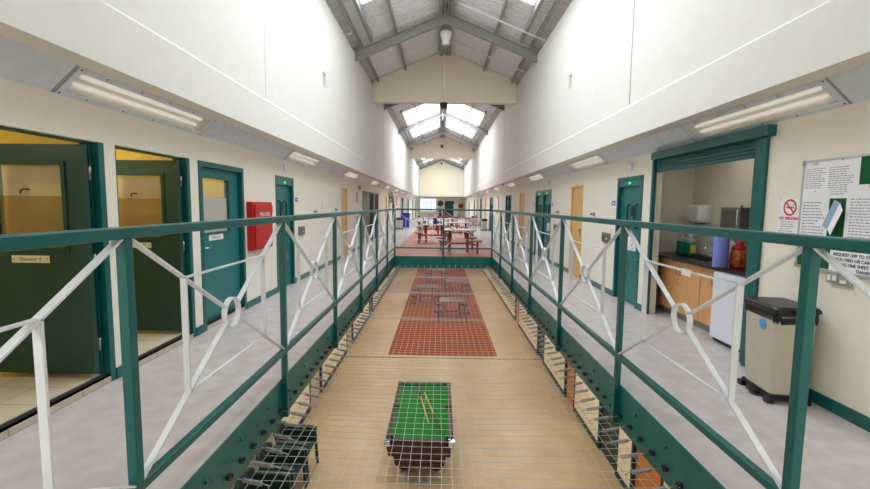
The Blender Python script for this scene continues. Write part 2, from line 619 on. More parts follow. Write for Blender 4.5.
# thin white conduits across the right-hand slope and short stubs on the left
for y, lab, x0 in ((11.65, 'white conduit across the right roof slope, nearer of the two', .3), (14.3, 'white conduit across the right roof slope, close to the gable screen', .12)):
    b = MB()
    xs = [x0 + (U - x0) * i / 6 for i in range(7)]
    b.tube([(x, y, roofz(x) - .03) for x in xs], .024, 8)
    for x in (1.39, 2.36):
        b.box((x - .02, y - .025, roofz(x) - .05), (x + .02, y + .025, roofz(x)))
    tag(b.build('conduit', 'white_plastic'), lab, 'pipe')
for y, lab in ((11.3, 'small white sprinkler stub at the left eaves, nearer one'), (14.4, 'small white sprinkler stub at the left eaves, near the gable screen')):
    b = MB().tube([(-2.6, y, 5.80), (-2.42, y, 5.80), (-2.38, y, 5.86), (-2.38, y, 5.95)], .016, 8)
    b.lathe([(.03, 0), (.03, .02), (.012, .03)], (-2.42, y, 5.79), 10)
    tag(b.build('pipe_stub', 'white_plastic'), lab, 'pipe')

# high-bay lamp under the ridge and smoke detectors on drop rods
t = thing('high_bay_lamp', 'white high bay lamp hanging under the ridge by the first rafter', 'lamp', (0, 13.05, 6.16))
MB().lathe([(.10, 0), (.115, .05), (.115, .14), (.135, .18), (.16, .24), (.175, .33), (.16, .37), (.10, .40), (.05, .42)], n=24).build('housing', 'white_plastic', t)
MB().lathe([(.085, -.012), (.09, 0)]).build('lens', 'clear_glass', t)
MB().tube([(0, 0, .42), (0, 0, .50)], .012).build('hook', 'galv', t)
MB().box((-.03, -.02, .49), (.03, .02, .68)).build('hanger', 'steel_grey', t)
for y, zb, lab in ((15.0, 4.9, 'smoke detector on a long rod in front of first gable screen'), (25.0, 6.2, 'smoke detector on a short rod between the far skylights'), (33.5, 6.0, 'smoke detector on a short rod before the second gable screen'), (49.6, 6.25, 'smoke detector on a short rod near the far end wall')):
    t = thing('smoke_detector', lab, 'smoke detector', (-.03, y, zb))
    MB().lathe([(.07, -.11), (.10, -.08), (.11, -.03), (.07, .0), (.12, .01), (.13, .06), (.04, .10)], n=20).build('head', 'brick_dark', t)
    MB().tube([(0, 0, .08), (0, 0, roofz(0) + .1 - zb)], .02, 8).build('rod', 'white_plastic', t)

# ------------------------------------------------------------------ sloping service panels and the strip lights set in them
A0, A1 = Vector((2.725, 2.52)), Vector((W, 2.335))      # section of the panel (x, z)
PL = (A1 - A0).length
PD = (A1 - A0).normalized()
PN = Vector((-PD[1], PD[0]))                            # towards the room? fixed below
if PN[0] > 0: PN = -PN
if True:
    for s in (-1, 1):
        t = sempty('trim_12' if s < 0 else 'trim_13')
        gl = 3.27 if s < 0 else 3.41
        segs = []
        y = YB
        k = -1
        GL = 1.82
        starts = [gl + 4.66 * k for k in range(-1, 11)]
        b = MB(); sc = b; se = MB()
        for st in starts:
            if st - .06 > y:
                b.prism([(s * A0[0], A0[1]), (s * A1[0], A1[1]), (s * W, 2.52)], y, min(st - .06, YE), 'y')
                yy = y + .25
                while yy < min(st - .2, YE):
                    b.use(1)
                    for f in (.15, .85):
                        p = A0 + PD * (PL * f)
                        sc.lathe([(.007, 0), (.007, .004), (0, .006)], (0, 0, 0), 8)
                        nn = len(sc.v) - 24
                        for i in range(nn, len(sc.v)):
                            x_, y_, z_ = sc.v[i]
                            q = p + PN * z_ + PD * x_
                            sc.v[i] = (s * q[0], yy + y_, q[1])
                    yy += .62
                    b.use(0)
                for ys in (y + .0, min(st - .06, YE) - .02):
                    q0, q1 = A0 + PN * .002, A1 + PN * .002
                    se.bar((s * q0[0], ys + .01, q0[1]), (s * q1[0], ys + .01, q1[1]), .02, .005, (0, 1, 0))
            y = st + GL + .05
        b.build('cover_plate', ['panel_grey', 'brick_dark'], t)
        se.build('joint', 'steel_grey', t)
# one fitting in local coordinates: x along the hall, then copied
proto = thing('strip_light', 'x', 'ceiling light', (0, 0, 0), 0, 'recessed strip lights along the landings')


def sec(f, h):      # point across the panel: f from soffit edge (0) to wall edge (1), h out of the surface
    q = A0 + PD * (PL * f) + PN * h
    return (q[0], q[1])


def slab(b, y0, y1, f0, f1, h0, h1):
    b.prism([sec(f0, h0), sec(f1, h0), sec(f1, h1), sec(f0, h1)], y0, y1, 'y')


b = MB()
slab(b, -.06, GL + .05, 0, .16, -.012, .006); slab(b, -.06, GL + .05, .84, 1, -.012, .006)
slab(b, -.06, 0, .16, .84, -.012, .006); slab(b, GL, GL + .05, .16, .84, -.012, .006)
b.use(1)
for y in (-.035, .4, .8, 1.2, 1.6, GL + .025):
    for f in (.07, .93):
        slab(b, y - .006, y + .006, f - .022, f + .022, .006, .009)
fo = b.build('frame', ['panel_grey', 'brick_dark'], proto)
b = MB()
slab(b, 0, GL, .16, .84, -.075, -.07)
slab(b, 0, GL, .155, .165, -.075, 0); slab(b, 0, GL, .835, .845, -.075, 0)
slab(b, -.004, .004, .16, .84, -.075, 0); slab(b, GL - .004, GL + .004, .16, .84, -.075, 0)
b.build('tray', 'tray_grey', proto)
for f in (.36, .66):
    q = sec(f, -.045)
    MB().tube([(q[0], .10, q[1]), (q[0], GL - .09, q[1])], .019, 10).build('tube', 'tube_glow', proto)
b = MB(); slab(b, 0, GL, .16, .84, -.004, 0)
b.build('diffuser', 'diffuser_film', proto)
ORD = ['first', 'second', 'third', 'fourth', 'fifth', 'sixth', 'seventh', 'eighth', 'ninth', 'tenth', 'eleventh']
first = True
for s in (-1, 1):
    gl = 3.27 if s < 0 else 3.41
    for k in range(0, 10):
        y = gl + 4.66 * k
        o = proto if first else copy_tree(proto)
        first = False
        # the right side is the prototype's own hand; the left one is turned half a turn about the vertical
        if s > 0:
            o.location = (0, y, 0); o.rotation_euler = (0, 0, 0)
        else:
            o.location = (0, y + GL, 0); o.rotation_euler = (0, 0, PI)
        extra = {(-1, 0): 'above the open shower doors', (1, 0): 'above the kitchen hatch'}.get((s, k), 'counted from the near end')
        o['label'] = 'recessed fluorescent strip light on the %s side, %s one, %s' % ('left' if s < 0 else 'right', ORD[k], extra)

# ------------------------------------------------------------------ railings
def rail_side(side):
    t = thing('railing', 'teal railing with white cross braces along the %s landing' % ('left' if side < 0 else 'right'), 'railing', (side * RP, 0, 0))
    o_ = side
    MB().box((-.03, YN, HR - .05), (.03, YF + .03, HR)).build('handrail', 'teal', t, bevel=.006)
    MB().box((-.022, YN, HL - .022), (.022, YF, HL + .022)).build('bottom_rail', 'teal', t, bevel=.004)
    for k in range(8):
        y = YN + B * k
        p = MB().box((-.023, y - .023, -.30), (.023, y + .023, HR - .05)).build('post', 'teal', t, bevel=.004)
        q = MB().box((-.031, y - .031, -.335), (.031, y + .031, -.02))
        q.lathe([(.012, -side * .031), (.012, -side * .04), (0, -side * .045)], (0, y, -.1), 8, 'x')
        q.lathe([(.012, -side * .031), (.012, -side * .04), (0, -side * .045)], (0, y, -.25), 8, 'x')
        q.build('sleeve', 'teal', p, bevel=.003)
    for k in range(7):
        brace(t, lambda u, z, kk=k: (0, YN + B * kk + u, z), B, (1, 0, 0))
    return t


def brace(t, P, L, side, m=.225):
    top, bot = HR - .05, HL + .022
    zc = (top + bot) / 2
    u0, u1 = .024, L - .024
    ua, ub = L * m, L * (1 - m)
    R = .095

    def dz(u):      # height on the rising diagonal
        return bot + (top - bot) * (u - u0) / (u1 - u0)
    cx = L / 2
    ang = math.atan2(top - bot, u1 - u0)
    ex, ez = math.cos(ang) * R, math.sin(ang) * R
    b = MB()
    wd, th = .034, .011
    b.bar(P(u0, bot), P(cx - ex, zc - ez), wd, th, side); b.bar(P(cx + ex, zc + ez), P(u1, top), wd, th, side)
    b.bar(P(u0, top), P(cx - ex, zc + ez), wd, th, side); b.bar(P(cx + ex, zc - ez), P(u1, bot), wd, th, side)
    o = b.build('brace_panel', 'white_paint', t, bevel=.0015)
    n = 36
    vs = []
    for k in range(n):
        a = 2 * PI * k / n
        for r in (R - .005, R + .005):
            c = Vector(P(cx + r * math.cos(a), zc + r * math.sin(a)))
            for e in (-wd / 2, wd / 2):
                vs.append(c + Vector(side) * e)
    fs = []
    for k in range(n):
        i, j = 4 * k, 4 * ((k + 1) % n)
        fs += [(i, j, j + 1, i + 1), (i + 2, i + 3, j + 3, j + 2), (i, i + 2, j + 2, j), (i + 1, j + 1, j + 3, i + 3)]
    MB().add(vs, fs, False).build('ring', 'white_paint', o)
    za, zb = dz(ua), dz(ub)
    for u in (ua, ub):
        MB().bar(P(u, za - .004), P(u, zb + .004), wd, .012, side).build('upright', 'white_paint', o, bevel=.0015)
    for z in (za, zb):
        MB().bar(P(ua, z), P(ub, z), wd * .7, .01, side).build('crossbar', 'white_paint', o, bevel=.0015)


rail_side(-1)
rail_side(1)
t = thing('railing', 'teal railing with white cross braces across the far end of the well', 'railing', (0, YF, 0))
MB().box((-RP + .03, -.03, HR - .05), (RP - .03, .03, HR)).build('handrail', 'teal', t, bevel=.006)
MB().box((-RP + .023, -.022, HL - .022), (RP - .023, .022, HL + .022)).build('bottom_rail', 'teal', t, bevel=.004)
p = MB().box((-.023, -.023, -.3), (.023, .023, HR - .05)).build('post', 'teal', t, bevel=.004)
MB().box((-.031, -.031, -.335), (.031, .031, -.02)).build('sleeve', 'teal', p, bevel=.003)
for k in range(2):
    brace(t, lambda u, z, kk=k: (-RP + RP * kk + u, 0, z), RP, (0, 1, 0))

# ------------------------------------------------------------------ safety net
ZN = -.30
b = MB()


def sag(x, y):
    return ZN - .02 * (1 - (x / 1.4) ** 2) + .006 * math.sin(y * 3.1 + x * 2)


tr = []
y = YN + .25
while y < YF - .16:
    tr.append(y + random.uniform(-.006, .006)); y += B / 20
for ys in (7.0, 9.15, 11.2):
    tr += [ys + d for d in (-.09, -.055, -.02, .015, .05, .085)]
for y in tr:
    b.tube([(x / 10, y + random.uniform(-.004, .004), sag(x / 10, y)) for x in (-138, -100, -60, -20, 20, 60, 100, 138)] if False else
           [(-1.38 + 2.76 * i / 10, y + random.uniform(-.005, .005), sag(-1.38 + 2.76 * i / 10, y) + .002) for i in range(11)], .0019, 4)
nl = 36
for i in range(nl + 1):
    x = -1.36 + 2.72 * i / nl
    m_ = 60
    b.tube([(x + random.uniform(-.004, .004), YN + .2 + (YF - .16 - YN - .2) * j / m_, sag(x, YN + .2 + (YF - .36 - YN) * j / m_) - .001) for j in range(m_ + 1)], .0019, 4)
tag(b.build('safety_net', 'net_wire'), 'galvanised wire safety net stretched across the open well', 'net')

# spring tensioners
pr = thing('spring_tensioner', 'x', 'spring', (0, 0, 0))
b = MB()
b.lathe([(.022, 0), (.022, .006), (.016, .009)], (0, 0, 0), 16, 'x')
b.box((.006, -.017, -.015), (.03, -.010, .013)); b.box((.006, .010, -.015), (.03, .017, .013))
b.box((.006, -.017, .006), (.026, .017, .014))
eb = b.build('clevis', 'black', pr)
MB().tube([(.02, -.022, -.002), (.02, .022, -.002)], .005, 8).build('pin', 'chrome', eb)
b = MB()
e0, e1 = Vector((.025, 0, -.003)), Vector((.27, 0, -.052))
d_ = (e1 - e0)
pts = [e0 + d_ * (.02 * k) for k in range(0, 2)]
b.tube([e0, e0 + d_ * .38], .0035, 6)
n_ = 9 * 13
hel = []
dn = d_.normalized(); ax1 = Vector((0, 1, 0)); ax2 = dn.cross(ax1)
for k in range(n_ + 1):
    a = 2 * PI * k / 9
    c = e0 + d_ * (.32 + .52 * k / n_)
    hel.append(c + (ax1 * math.cos(a) + ax2 * math.sin(a)) * .0125)
b.tube(hel, .0036, 5)
b.build('spring', 'galv', pr)
b = MB()
b.tube([e0 + d_ * .78, e0 + d_ * .96, e0 + d_ * 1.0 + Vector((.01, 0, -.008)), e0 + d_ * .97 + Vector((0, 0, -.016))], .0035, 6)
b.build('hook', 'galv', pr)
first = True
n_side = int((YF - YN - .1) / (B / 10))
for s, lab in ((-1, 'galvanised spring on a black clevis in the row along the left edge plate'), (1, 'galvanised spring on a black clevis in the row along the right edge plate')):
    for k in range(n_side):
        y = YN + B / 20 + B / 10 * k
        if y < .9: continue
        o = pr if first else copy_tree(pr)
        first = False
        o.location = (s * (RK - .014), y, -.24)
        o.rotation_euler = (0, 0, (PI if s > 0 else 0) + random.uniform(-.06, .06))
        o['label'] = lab; o['group'] = 'springs along the %s edge plate' % ('left' if s < 0 else 'right')
for k in range(15):
    o = copy_tree(pr)
    o.location = (-1.31 + 2.62 * k / 14, YF, -.24)
    o.rotation_euler = (0, 0, -PI / 2)
    o['label'] = 'galvanised spring in the row hooked to the far end plate'; o['group'] = 'springs along the far edge plate'

# ------------------------------------------------------------------ doors
DN = [1]


def door_empty(side, y, z=0.):
    loc, rz = wall(side, y, z)
    o = sempty('door_%d' % DN[0], loc, rz)
    DN[0] += 1
    return o


def frame(d, w, h, m='teal', jw=.06, dep=.13, pro=.012):
    b = MB()
    b.box((-w / 2, -pro, 0), (-w / 2 + jw, dep, h)); b.box((w / 2 - jw, -pro, 0), (w / 2, dep, h)); b.box((-w / 2 + jw, -pro, h - jw), (w / 2 - jw, dep, h))
    b.box((-w / 2 + jw, .085, 0), (-w / 2 + jw + .018, dep, h - jw)); b.box((w / 2 - jw - .018, .085, 0), (w / 2 - jw, dep, h - jw))
    return b.build('door_frame', m, d, bevel=.003)


def cell_door(side, y0, y1, h, lamp=True, notice=False, m='teal_door', mir=1):
    w = y1 - y0
    d = door_empty(side, (y0 + y1) / 2)
    frame(d, w, h, 'teal', .06)
    li = w / 2 - .062
    top = h - .06
    if lamp:
        MB().box((-li, .0, top - .09), (li, .11, top)).build('header_box', 'teal_door', d, bevel=.003)
        MB().lathe([(.018, 0), (.018, -.012), (.008, -.018)], (0, 0, top - .04), 12, 'y').build('indicator_lamp', 'green_lamp', d)
        top -= .09
    leaf = MB().box((-li, .05, .01), (li, .1, top)).build('leaf', m, d, bevel=.003)
    # riveted rails of the leaf
    b = MB()
    for z in (.04, .7, 1.15, top - .03):
        b.box((-li + .01, .042, z - .025), (li - .01, .052, z + .025))
    for x in (-li + .03, li - .03):
        b.box((x - .02, .042, .02), (x + .02, .052, top - .01))
    b.build('rail', m, leaf, bevel=.002)
    b = MB()
    for z in (.04, .7, 1.15, top - .03):
        for k in range(6):
            x = -li + .06 + (2 * li - .12) * k / 5
            b.lathe([(.008, .042), (.006, .037), (0, .035)], (x, 0, z), 6, 'y')
    b.build('rivet', m, leaf)
    # pull bars, viewing slot, lock
    for x in (-.22 * mir, .06 * mir):
        MB().tube([(x, .05, 1.22), (x, .005, 1.24), (x, .005, 1.58), (x, .05, 1.6)], .014, 8).build('pull_bar', 'dark_green', leaf)
    MB().box((-.12 * mir, .03, 1.42), (-.02 * mir, .052, 1.58)).build('viewing_slot', 'black', leaf, bevel=.003)
    MB().box((.15 * mir, .02, .95), (.30 * mir, .052, 1.13)).build('lock_case', 'teal_door', leaf, bevel=.004)
    MB().box((.02 * mir, .03, .5), (.22 * mir, .052, .63)).build('hatch', 'stainless', leaf, bevel=.003)
    b = MB()
    for z in (.25, 1.0, top - .2):
        b.tube([(-li * mir, .045, z - .06), (-li * mir, .045, z + .06)], .012, 8)
    b.build('hinge', 'steel_grey', leaf)
    if notice:
        n = MB().box((-.06, .036, .86), (.24, .0365, 1.08)).build('notice', 'paper', d)
        ring_mesh(.05, .038).build('prohibition_ring', 'red_ink', n, loc=(.09, .035, .99))
        lines(n, .24, .06, 3, (.09, .0355, .9), 'ink')
    return d


def ring_mesh(r1, r0, n=28, th=.0008):
    b = MB()
    vs, fs = [], []
    for k in range(n):
        a = 2 * PI * k / n
        for r in (r0, r1):
            for y in (0, -th):
                vs.append((r * math.cos(a), y, r * math.sin(a)))
    for k in range(n):
        i, j = 4 * k, 4 * ((k + 1) % n)
        fs += [(i, j, j + 1, i + 1), (i + 2, i + 3, j + 3, j + 2), (i, i + 2, j + 2, j), (i + 1, j + 1, j + 3, i + 3)]
    b.add(vs, fs)
    return b


def lines(parent, w, h, n, c, m='ink', fill=.9, seed=1, name='print'):
    """rows of small printed words"""
    rr = random.Random(seed)
    b = MB()
    for i in range(n):
        z = c[2] + h / 2 - h * (i + .5) / n
        x = -w / 2
        end = w / 2 * rr.uniform(.2, 1) * fill
        while x < end:
            l = rr.uniform(.008, .03)
            b.box((c[0] + x, c[1] - .0006, z - h / n * .15), (c[0] + min(x + l, w / 2), c[1], z + h / n * .15))
            x += l + .007
    return b.build(name, m, parent)


def wood_door(side, y0, y1, h, m='wood'):
    d = door_empty(side, (y0 + y1) / 2)
    w = y1 - y0
    frame(d, w, h, m, .05, pro=.01)
    li = w / 2 - .052
    leaf = MB().box((-li, .015, .008), (li, .06, h - .052)).build('leaf', m, d, bevel=.002)
    b = MB().box((li - .12, .005, .95), (li - .05, .016, 1.1)); b.tube([(li - .085, .01, 1.04), (li - .085, -.03, 1.04), (li - .2, -.03, 1.04)], .009, 8)
    b.build('handle', 'stainless', leaf)
    MB().lathe([(.012, 0.016), (.012, .008), (0, .006)], (li - .085, 0, 1.45), 8, 'y').build('latch', 'black', leaf)
    return d


def shower_door(side, y0, y1, h, sign=None):
    """doorway with the leaf swung in square on the far jamb"""
    w = y1 - y0
    d = door_empty(side, (y0 + y1) / 2)
    b = MB().box((w / 2 - .06, -.006, 0), (w / 2, .14, h)); b.box((w / 2 - .078, .06, 0), (w / 2 - .06, .14, h)); b.box((-w / 2, .004, 0), (-w / 2 + .02, .14, h)); b.box((-w / 2 + .02, .05, h - .012), (w / 2 - .06, .14, h))
    b.build('door_frame', 'teal', d, bevel=.003)
    lw = .86
    hx = w / 2 - .075          # hinge side (far jamb)
    e = bpy.data.objects.new('leaf', None)
    # leaf runs along +y (into the room), hung just inside the opening
    lf = MB()
    x0, x1 = hx - .105, hx - .06
    zb, zt = .118, 2.0
    ys, ye = .03, .03 + lw
    gy0, gy1, gz0, gz1 = ys + .17, ye - .13, 1.16, zt - .15
    lf.box((x0, ys, zb), (x1, ye, gz0)); lf.box((x0, ys, gz1), (x1, ye, zt)); lf.box((x0, ys, gz0), (x1, gy0, gz1)); lf.box((x0, gy1, gz0), (x1, ye, gz1))
    leaf = lf.build('leaf', 'green_door', d, bevel=.002)
    b = MB()
    for (a, c) in (((gy0 - .02, gz0 - .02), (gy0 + .012, gz1 + .02)), ((gy1 - .012, gz0 - .02), (gy1 + .02, gz1 + .02)), ((gy0, gz0 - .02), (gy1, gz0 + .012)), ((gy0, gz1 - .012), (gy1, gz1 + .02))):
        b.box((x0 - .012, a[0], a[1]), (x1 + .012, c[0], c[1]))
    b.build('glazing_bead', 'green_door', leaf, bevel=.002)
    zm = gz0 + (gz1 - gz0) * .62
    MB().box((x0 + .018, gy0, gz0), (x0 + .024, gy1, zm)).build('frosted_pane', 'frost', leaf)
    MB().box((x0 + .018, gy0, zm), (x0 + .024, gy1, gz1)).build('clear_pane', 'clear_glass', leaf)
    # coat hook on the pane
    MB().tube([(x0 + .018, gy0 + .30, zm + .05), (x0 + .0, gy0 + .30, zm + .055), (x0 - .02, gy0 + .325, zm + .05), (x0 - .02, gy0 + .335, zm + .02)], .007, 8).build('coat_hook', 'brick_dark', leaf)
    for z in (.35, 1.06, 1.78):
        b = MB().tube([(hx - .045, ys - .0, z - .055), (hx - .045, ys - .0, z + .055)], .010, 8)
        b.box((hx - .06, ys - .004, z - .05), (hx - .035, ys + .03, z + .05))
        b.build('hinge', 'stainless', leaf)
    if sign:
        pl = MB().box((x0 - .005, ys + .32, 1.045), (x0, ys + .63, 1.105)).build('name_plate', 'plate_cream', leaf, bevel=.001)
        text(sign, .047, 'ink', pl, (x0 - .006, ys + .475, 1.075), (PI / 2, 0, -PI / 2))
        b = MB()
        for yy in (ys + .335, ys + .615):
            b.lathe([(.005, x0 - .005), (.005, x0 - .007), (0, x0 - .008)], (0, yy, 1.075), 8, 'x')
        b.build('screw', 'brick_dark', pl)
    return d


# left side; the shower rooms behind it stand one kerb up
shower_door(-1, 2.52, 3.66, 2.035, 'Shower 4')
shower_door(-1, 3.79, 4.91, 2.04, 'Shower 3')
rooms = MB(); tl = MB()
XB = -4.75
for (a, c) in ((1.5, 3.69), (3.76, 5.0), (5.07, 6.7)):
    tl.box((-W, max(a, 2.52) if a < 2 else a + .03, .0), (XB, c, .075))
    rooms.box((XB - .06, a - .06, 0), (XB, c + .06, 2.45))
    rooms.box((-W - .14, c, 0), (XB, c + .03, 2.45)); rooms.box((-W - .14, a - .03, 0), (XB, a, 2.45))
    rooms.box((-W - .14, a, 2.4), (XB, c, 2.45))
struct(rooms.build('wall_showers', 'yellow_wall'))
struct(tl.build('floor_showers', 'shower_tile'))
b = MB(); k2 = MB()
for (a, c) in ((2.58, 3.60), (3.85, 4.85), (5.14, 6.18)):
    b.box((-W - .0, a, .052), (-W - .05, c, .079)); k2.box((-W + .006, a, 0), (-W - .05, c, .05))
struct(b.build('trim_14', 'threshold')); struct(k2.build('trim_15', 'kerb_tile'))

# third wet-room door, closed, half glazed
d = door_empty(-1, 5.66)
frame(d, 1.16, 2.04, 'teal', .065, .14)
lf = MB()
li, zt = .513, 1.975
lf.box((-li, .05, .085), (li, .095, 1.17)); lf.box((-li, .05, 1.86), (li, .095, zt)); lf.box((-li, .05, 1.17), (-.43, .095, 1.86)); lf.box((.23, .05, 1.17), (li, .095, 1.86))
leaf = lf.build('leaf', 'teal_door', d, bevel=.002)
b = MB()
for a, c in (((-.45, 1.15), (-.42, 1.88)), ((.22, 1.15), (.25, 1.88)), ((-.43, 1.15), (.23, 1.18)), ((-.43, 1.85), (.23, 1.88))):
    b.box((a[0], .035, a[1]), (c[0], .1, c[1]))
b.build('glazing_bead', 'teal', leaf, bevel=.002)
MB().box((-.43, .068, 1.18), (.23, .074, 1.62)).build('frosted_pane', 'frost_grey', leaf)
MB().box((-.43, .068, 1.62), (.23, .074, 1.86)).build('clear_pane', 'clear_glass', leaf)
pl = MB().box((-.30, .044, 1.075), (.05, .05, 1.15)).build('name_plate', 'white_plastic', leaf, bevel=.001)
text('Bathroom', .05, 'ink', pl, (-.125, .0435, 1.11))
b = MB().tube([(-.46, .05, 1.0), (-.46, .0, 1.0), (-.33, .0, 1.0)], .01, 8); b.lathe([(.026, .05), (.026, .042), (0, .04)], (-.46, 0, 1.0), 12, 'y')
b.build('handle', 'chrome', leaf)

cell_door(-1, 7.46, 8.37, 2.03)
wood_door(-1, 12.41, 13.21, 2.02)
wood_door(-1, 22.3, 23.1, 2.0)
cell_door(-1, 25.6, 26.8, 2.04, False)
for a, c, h, m in ((31.2, 33.2, 2.08, 'teal_door'), (36.6, 39.0, 2.1, 'white_enamel'), (43.6, 45.6, 2.1, 'white_enamel'), (49.4, 50.6, 2.1, 'teal_door')):
    d = door_empty(-1, (a + c) / 2)
    w_ = c - a
    frame(d, w_, h, 'teal')
    for s in (-1, 1):
        lf = MB().box((s * .006, .05, .01), (s * (w_ / 2 - .062), .1, h - .062)).build('leaf', m, d, bevel=.003)
        MB().box((s * .06, .03, .95), (s * .09, .052, 1.2)).build('handle', 'stainless', lf)
        MB().box((s * .18, .044, 1.2), (s * (w_ / 2 - .2), .051, 1.8)).build('vision_panel', 'frost_grey', lf)
# right side
cell_door(1, 6.60, 7.54, 2.04, notice=True, mir=-1)
wood_door(1, 9.34, 10.16, 2.02)
cell_door(1, 12.0, 12.975, 2.03, notice=True, mir=-1)
cell_door(1, 12.975, 13.95, 2.03, mir=-1)
wood_door(1, 15.78, 16.75, 2.03)
cell_door(1, 18.7, 19.5, 2.04, False)
cell_door(1, 19.5, 20.3, 2.04, False)
cell_door(1, 25.1, 26.8, 2.06, False)
wood_door(1, 28.85, 29.8, 2.05)
cell_door(1, 32.0, 33.1, 2.1, False)
wood_door(1, 34.9, 36.2, 2.08)
cell_door(1, 38.4, 39.4, 2.05, False)
cell_door(1, 45.4, 46.4, 2.03, False)


def lower_door(side, y0, y1, m, h):
    loc, rz = wall(side, (y0 + y1) / 2, ZL)
    d = sempty('door_%d' % DN[0], loc, rz); DN[0] += 1
    w_ = y1 - y0
    frame(d, w_, h, 'dark_green', .06)
    lf = MB().box((-w_ / 2 + .062, .04, .01), (w_ / 2 - .062, .09, h - .062)).build('leaf', m, d, bevel=.003)
    b = MB().box((-.36, .03, .95), (-.26, .041, 1.1)); b.tube([(-.31, .035, 1.03), (-.31, -.01, 1.03), (-.2, -.01, 1.03)], .01, 8)
    b.build('handle', 'stainless', lf)


lower_door(1, 9.35, 10.15, 'orange_door', 2.05); lower_door(1, 7.0, 7.9, 'dark_green', 2.1); lower_door(1, 5.55, 6.5, 'orange_door', 2.1)
lower_door(1, 12.2, 13.1, 'dark_green', 2.1); lower_door(1, 16.2, 17.1, 'orange_door', 2.1)
lower_door(-1, 9.2, 10.2, 'plate_cream', 2.1); lower_door(-1, 4.2, 5.1, 'plate_cream', 2.1); lower_door(-1, 13.0, 14.0, 'plate_cream', 2.1); lower_door(-1, 17.2, 18.2, 'dark_green', 2.1)

# recess on the left with dark folding gates
b = MB()
b.box((-W - .9, 15.74, 0), (-W - .96, 20.4, 2.3)); b.box((-W - .14, 15.68, 0), (-W - .9, 15.74, 2.3)); b.box((-W - .14, 20.4, 0), (-W - .9, 20.46, 2.3)); b.box((-W - .14, 15.74, 2.24), (-W - .9, 20.4, 2.3)); b.box((-W - .14, 15.74, -.05), (-W - .9, 20.4, 0))
struct(b.build('wall_recess', 'grey_recess'))
for y, lab in ((18.1, 'dark folding gate leaf standing in the left recess, nearer one'), (19.6, 'dark folding gate leaf standing in the left recess, further one')):
    t = thing('folding_gate', lab, 'gate', (-W - .03, y, 0))
    b = MB()
    for k in range(5):
        b.bar((-.08 * (k % 2), .1 * k, .04), (-.08 * (k % 2), .1 * k, 2.0), .03, .03)
        if k < 4:
            b.bar((-.08 * (k % 2), .1 * k, 1.02), (-.08 * ((k + 1) % 2), .1 * (k + 1), 1.02), .015, 1.9, (1, 0, 0)) if False else b.prism([(-.08 * (k % 2), .1 * k), (-.08 * (k % 2) - .012, .1 * k), (-.08 * ((k + 1) % 2) - .012, .1 * (k + 1)), (-.08 * ((k + 1) % 2), .1 * (k + 1))], .06, 1.98)
    b.build('slat_curtain', 'dark_gate', t)
    MB().box((-.12, -.02, 2.0), (.02, .44, 2.05)).build('head_rail', 'steel_grey', t)
    MB().box((-.12, -.02, 0), (.02, .44, .035)).build('foot_rail', 'steel_grey', t)

# ------------------------------------------------------------------ wall fittings
# fire hose cabinet
loc, rz = wall(-1, 6.69, .85)
t = thing('fire_hose_cabinet', 'red fire hose cabinet on the left wall between two teal doors', 'fire hose cabinet', loc, rz)
MB().box((-.37, -.09, 0), (.37, 0, .72)).build('body', 'hose_red', t, bevel=.006)
dr = MB().prism(rrect(.64, .64, .03, cx=0, cy=.36), -.115, -.09, 'y').build('door', 'hose_red', t, bevel=.004)
text('FIRE HOSE', .085, 'white_plastic', dr, (.02, -.1165, .53))
MB().lathe([(.018, -.115), (.018, -.125), (0, -.128)], (-.26, 0, .3), 12, 'y').build('latch', 'black', dr)
b = MB()
for z in (.12, .6):
    b.tube([(.325, -.11, z - .04), (.325, -.11, z + .04)], .008, 8)
b.build('hinge', 'hose_red', dr)


def plaque(side, y, z, lab):
    loc, rz = wall(side, y, z)
    t = thing('number_plaque', lab, 'sign', loc, rz)
    MB().prism(rrect(.13, .14, .015, cy=0), -.025, 0, 'y').build('case', 'panel_grey', t)
    MB().box((-.035, -.027, -.045), (.035, -.025, .045)).build('call_light', 'white_plastic', t)


plaque(-1, 7.93, 2.195, 'small white call light box above the left cell door')
plaque(1, 7.06, 2.19, 'small white call light box above the right cell door')
plaque(1, 12.4, 2.2, 'small white call light box above the double cell doors, nearer one')
plaque(1, 13.6, 2.2, 'small white call light box above the double cell doors, further one')


def blue_sign(side, y, z, lab, w_=.15):
    loc, rz = wall(side, y, z)
    t = thing('blue_sign', lab, 'sign', loc, rz)
    MB().prism(rrect(w_, .075, .006), -.006, 0, 'y').build('plate', 'blue_sign', t)
    b = MB().box((-w_ * .3, -.0068, -.008), (w_ * .1, -.006, .01)); b.box((w_ * .08, -.0068, -.022), (w_ * .28, -.006, .022))
    b.build('symbol', 'white_plastic', t)


blue_sign(-1, 8.55, 1.625, 'small blue sign beside the left cell door')
blue_sign(1, 7.69, 1.62, 'small blue sign beside the right cell door')
blue_sign(1, 11.85, 1.61, 'small blue sign on near side of the double cell doors', .11)
blue_sign(1, 14.15, 1.61, 'small blue sign on far side of the double cell doors', .11)


def intercom(side, y, z, lab, h_=.17):
    loc, rz = wall(side, y, z)
    t = thing('intercom', lab, 'intercom', loc, rz)
    MB().prism(rrect(.36, h_, .01), -.03, 0, 'y').build('plate', 'stainless', t, bevel=.002)
    b = MB()
    for i in range(4):
        for j in range(4):
            b.box((-.1 + i * .016, -.0312, -.025 + j * .016), (-.092 + i * .016, -.03, -.017 + j * .016))
    b.build('speaker_grille', 'black', t)
    MB().lathe([(.018, -.03), (.018, -.037), (0, -.039)], (.06, 0, -.02), 12, 'y').build('button', 'white_plastic', t)


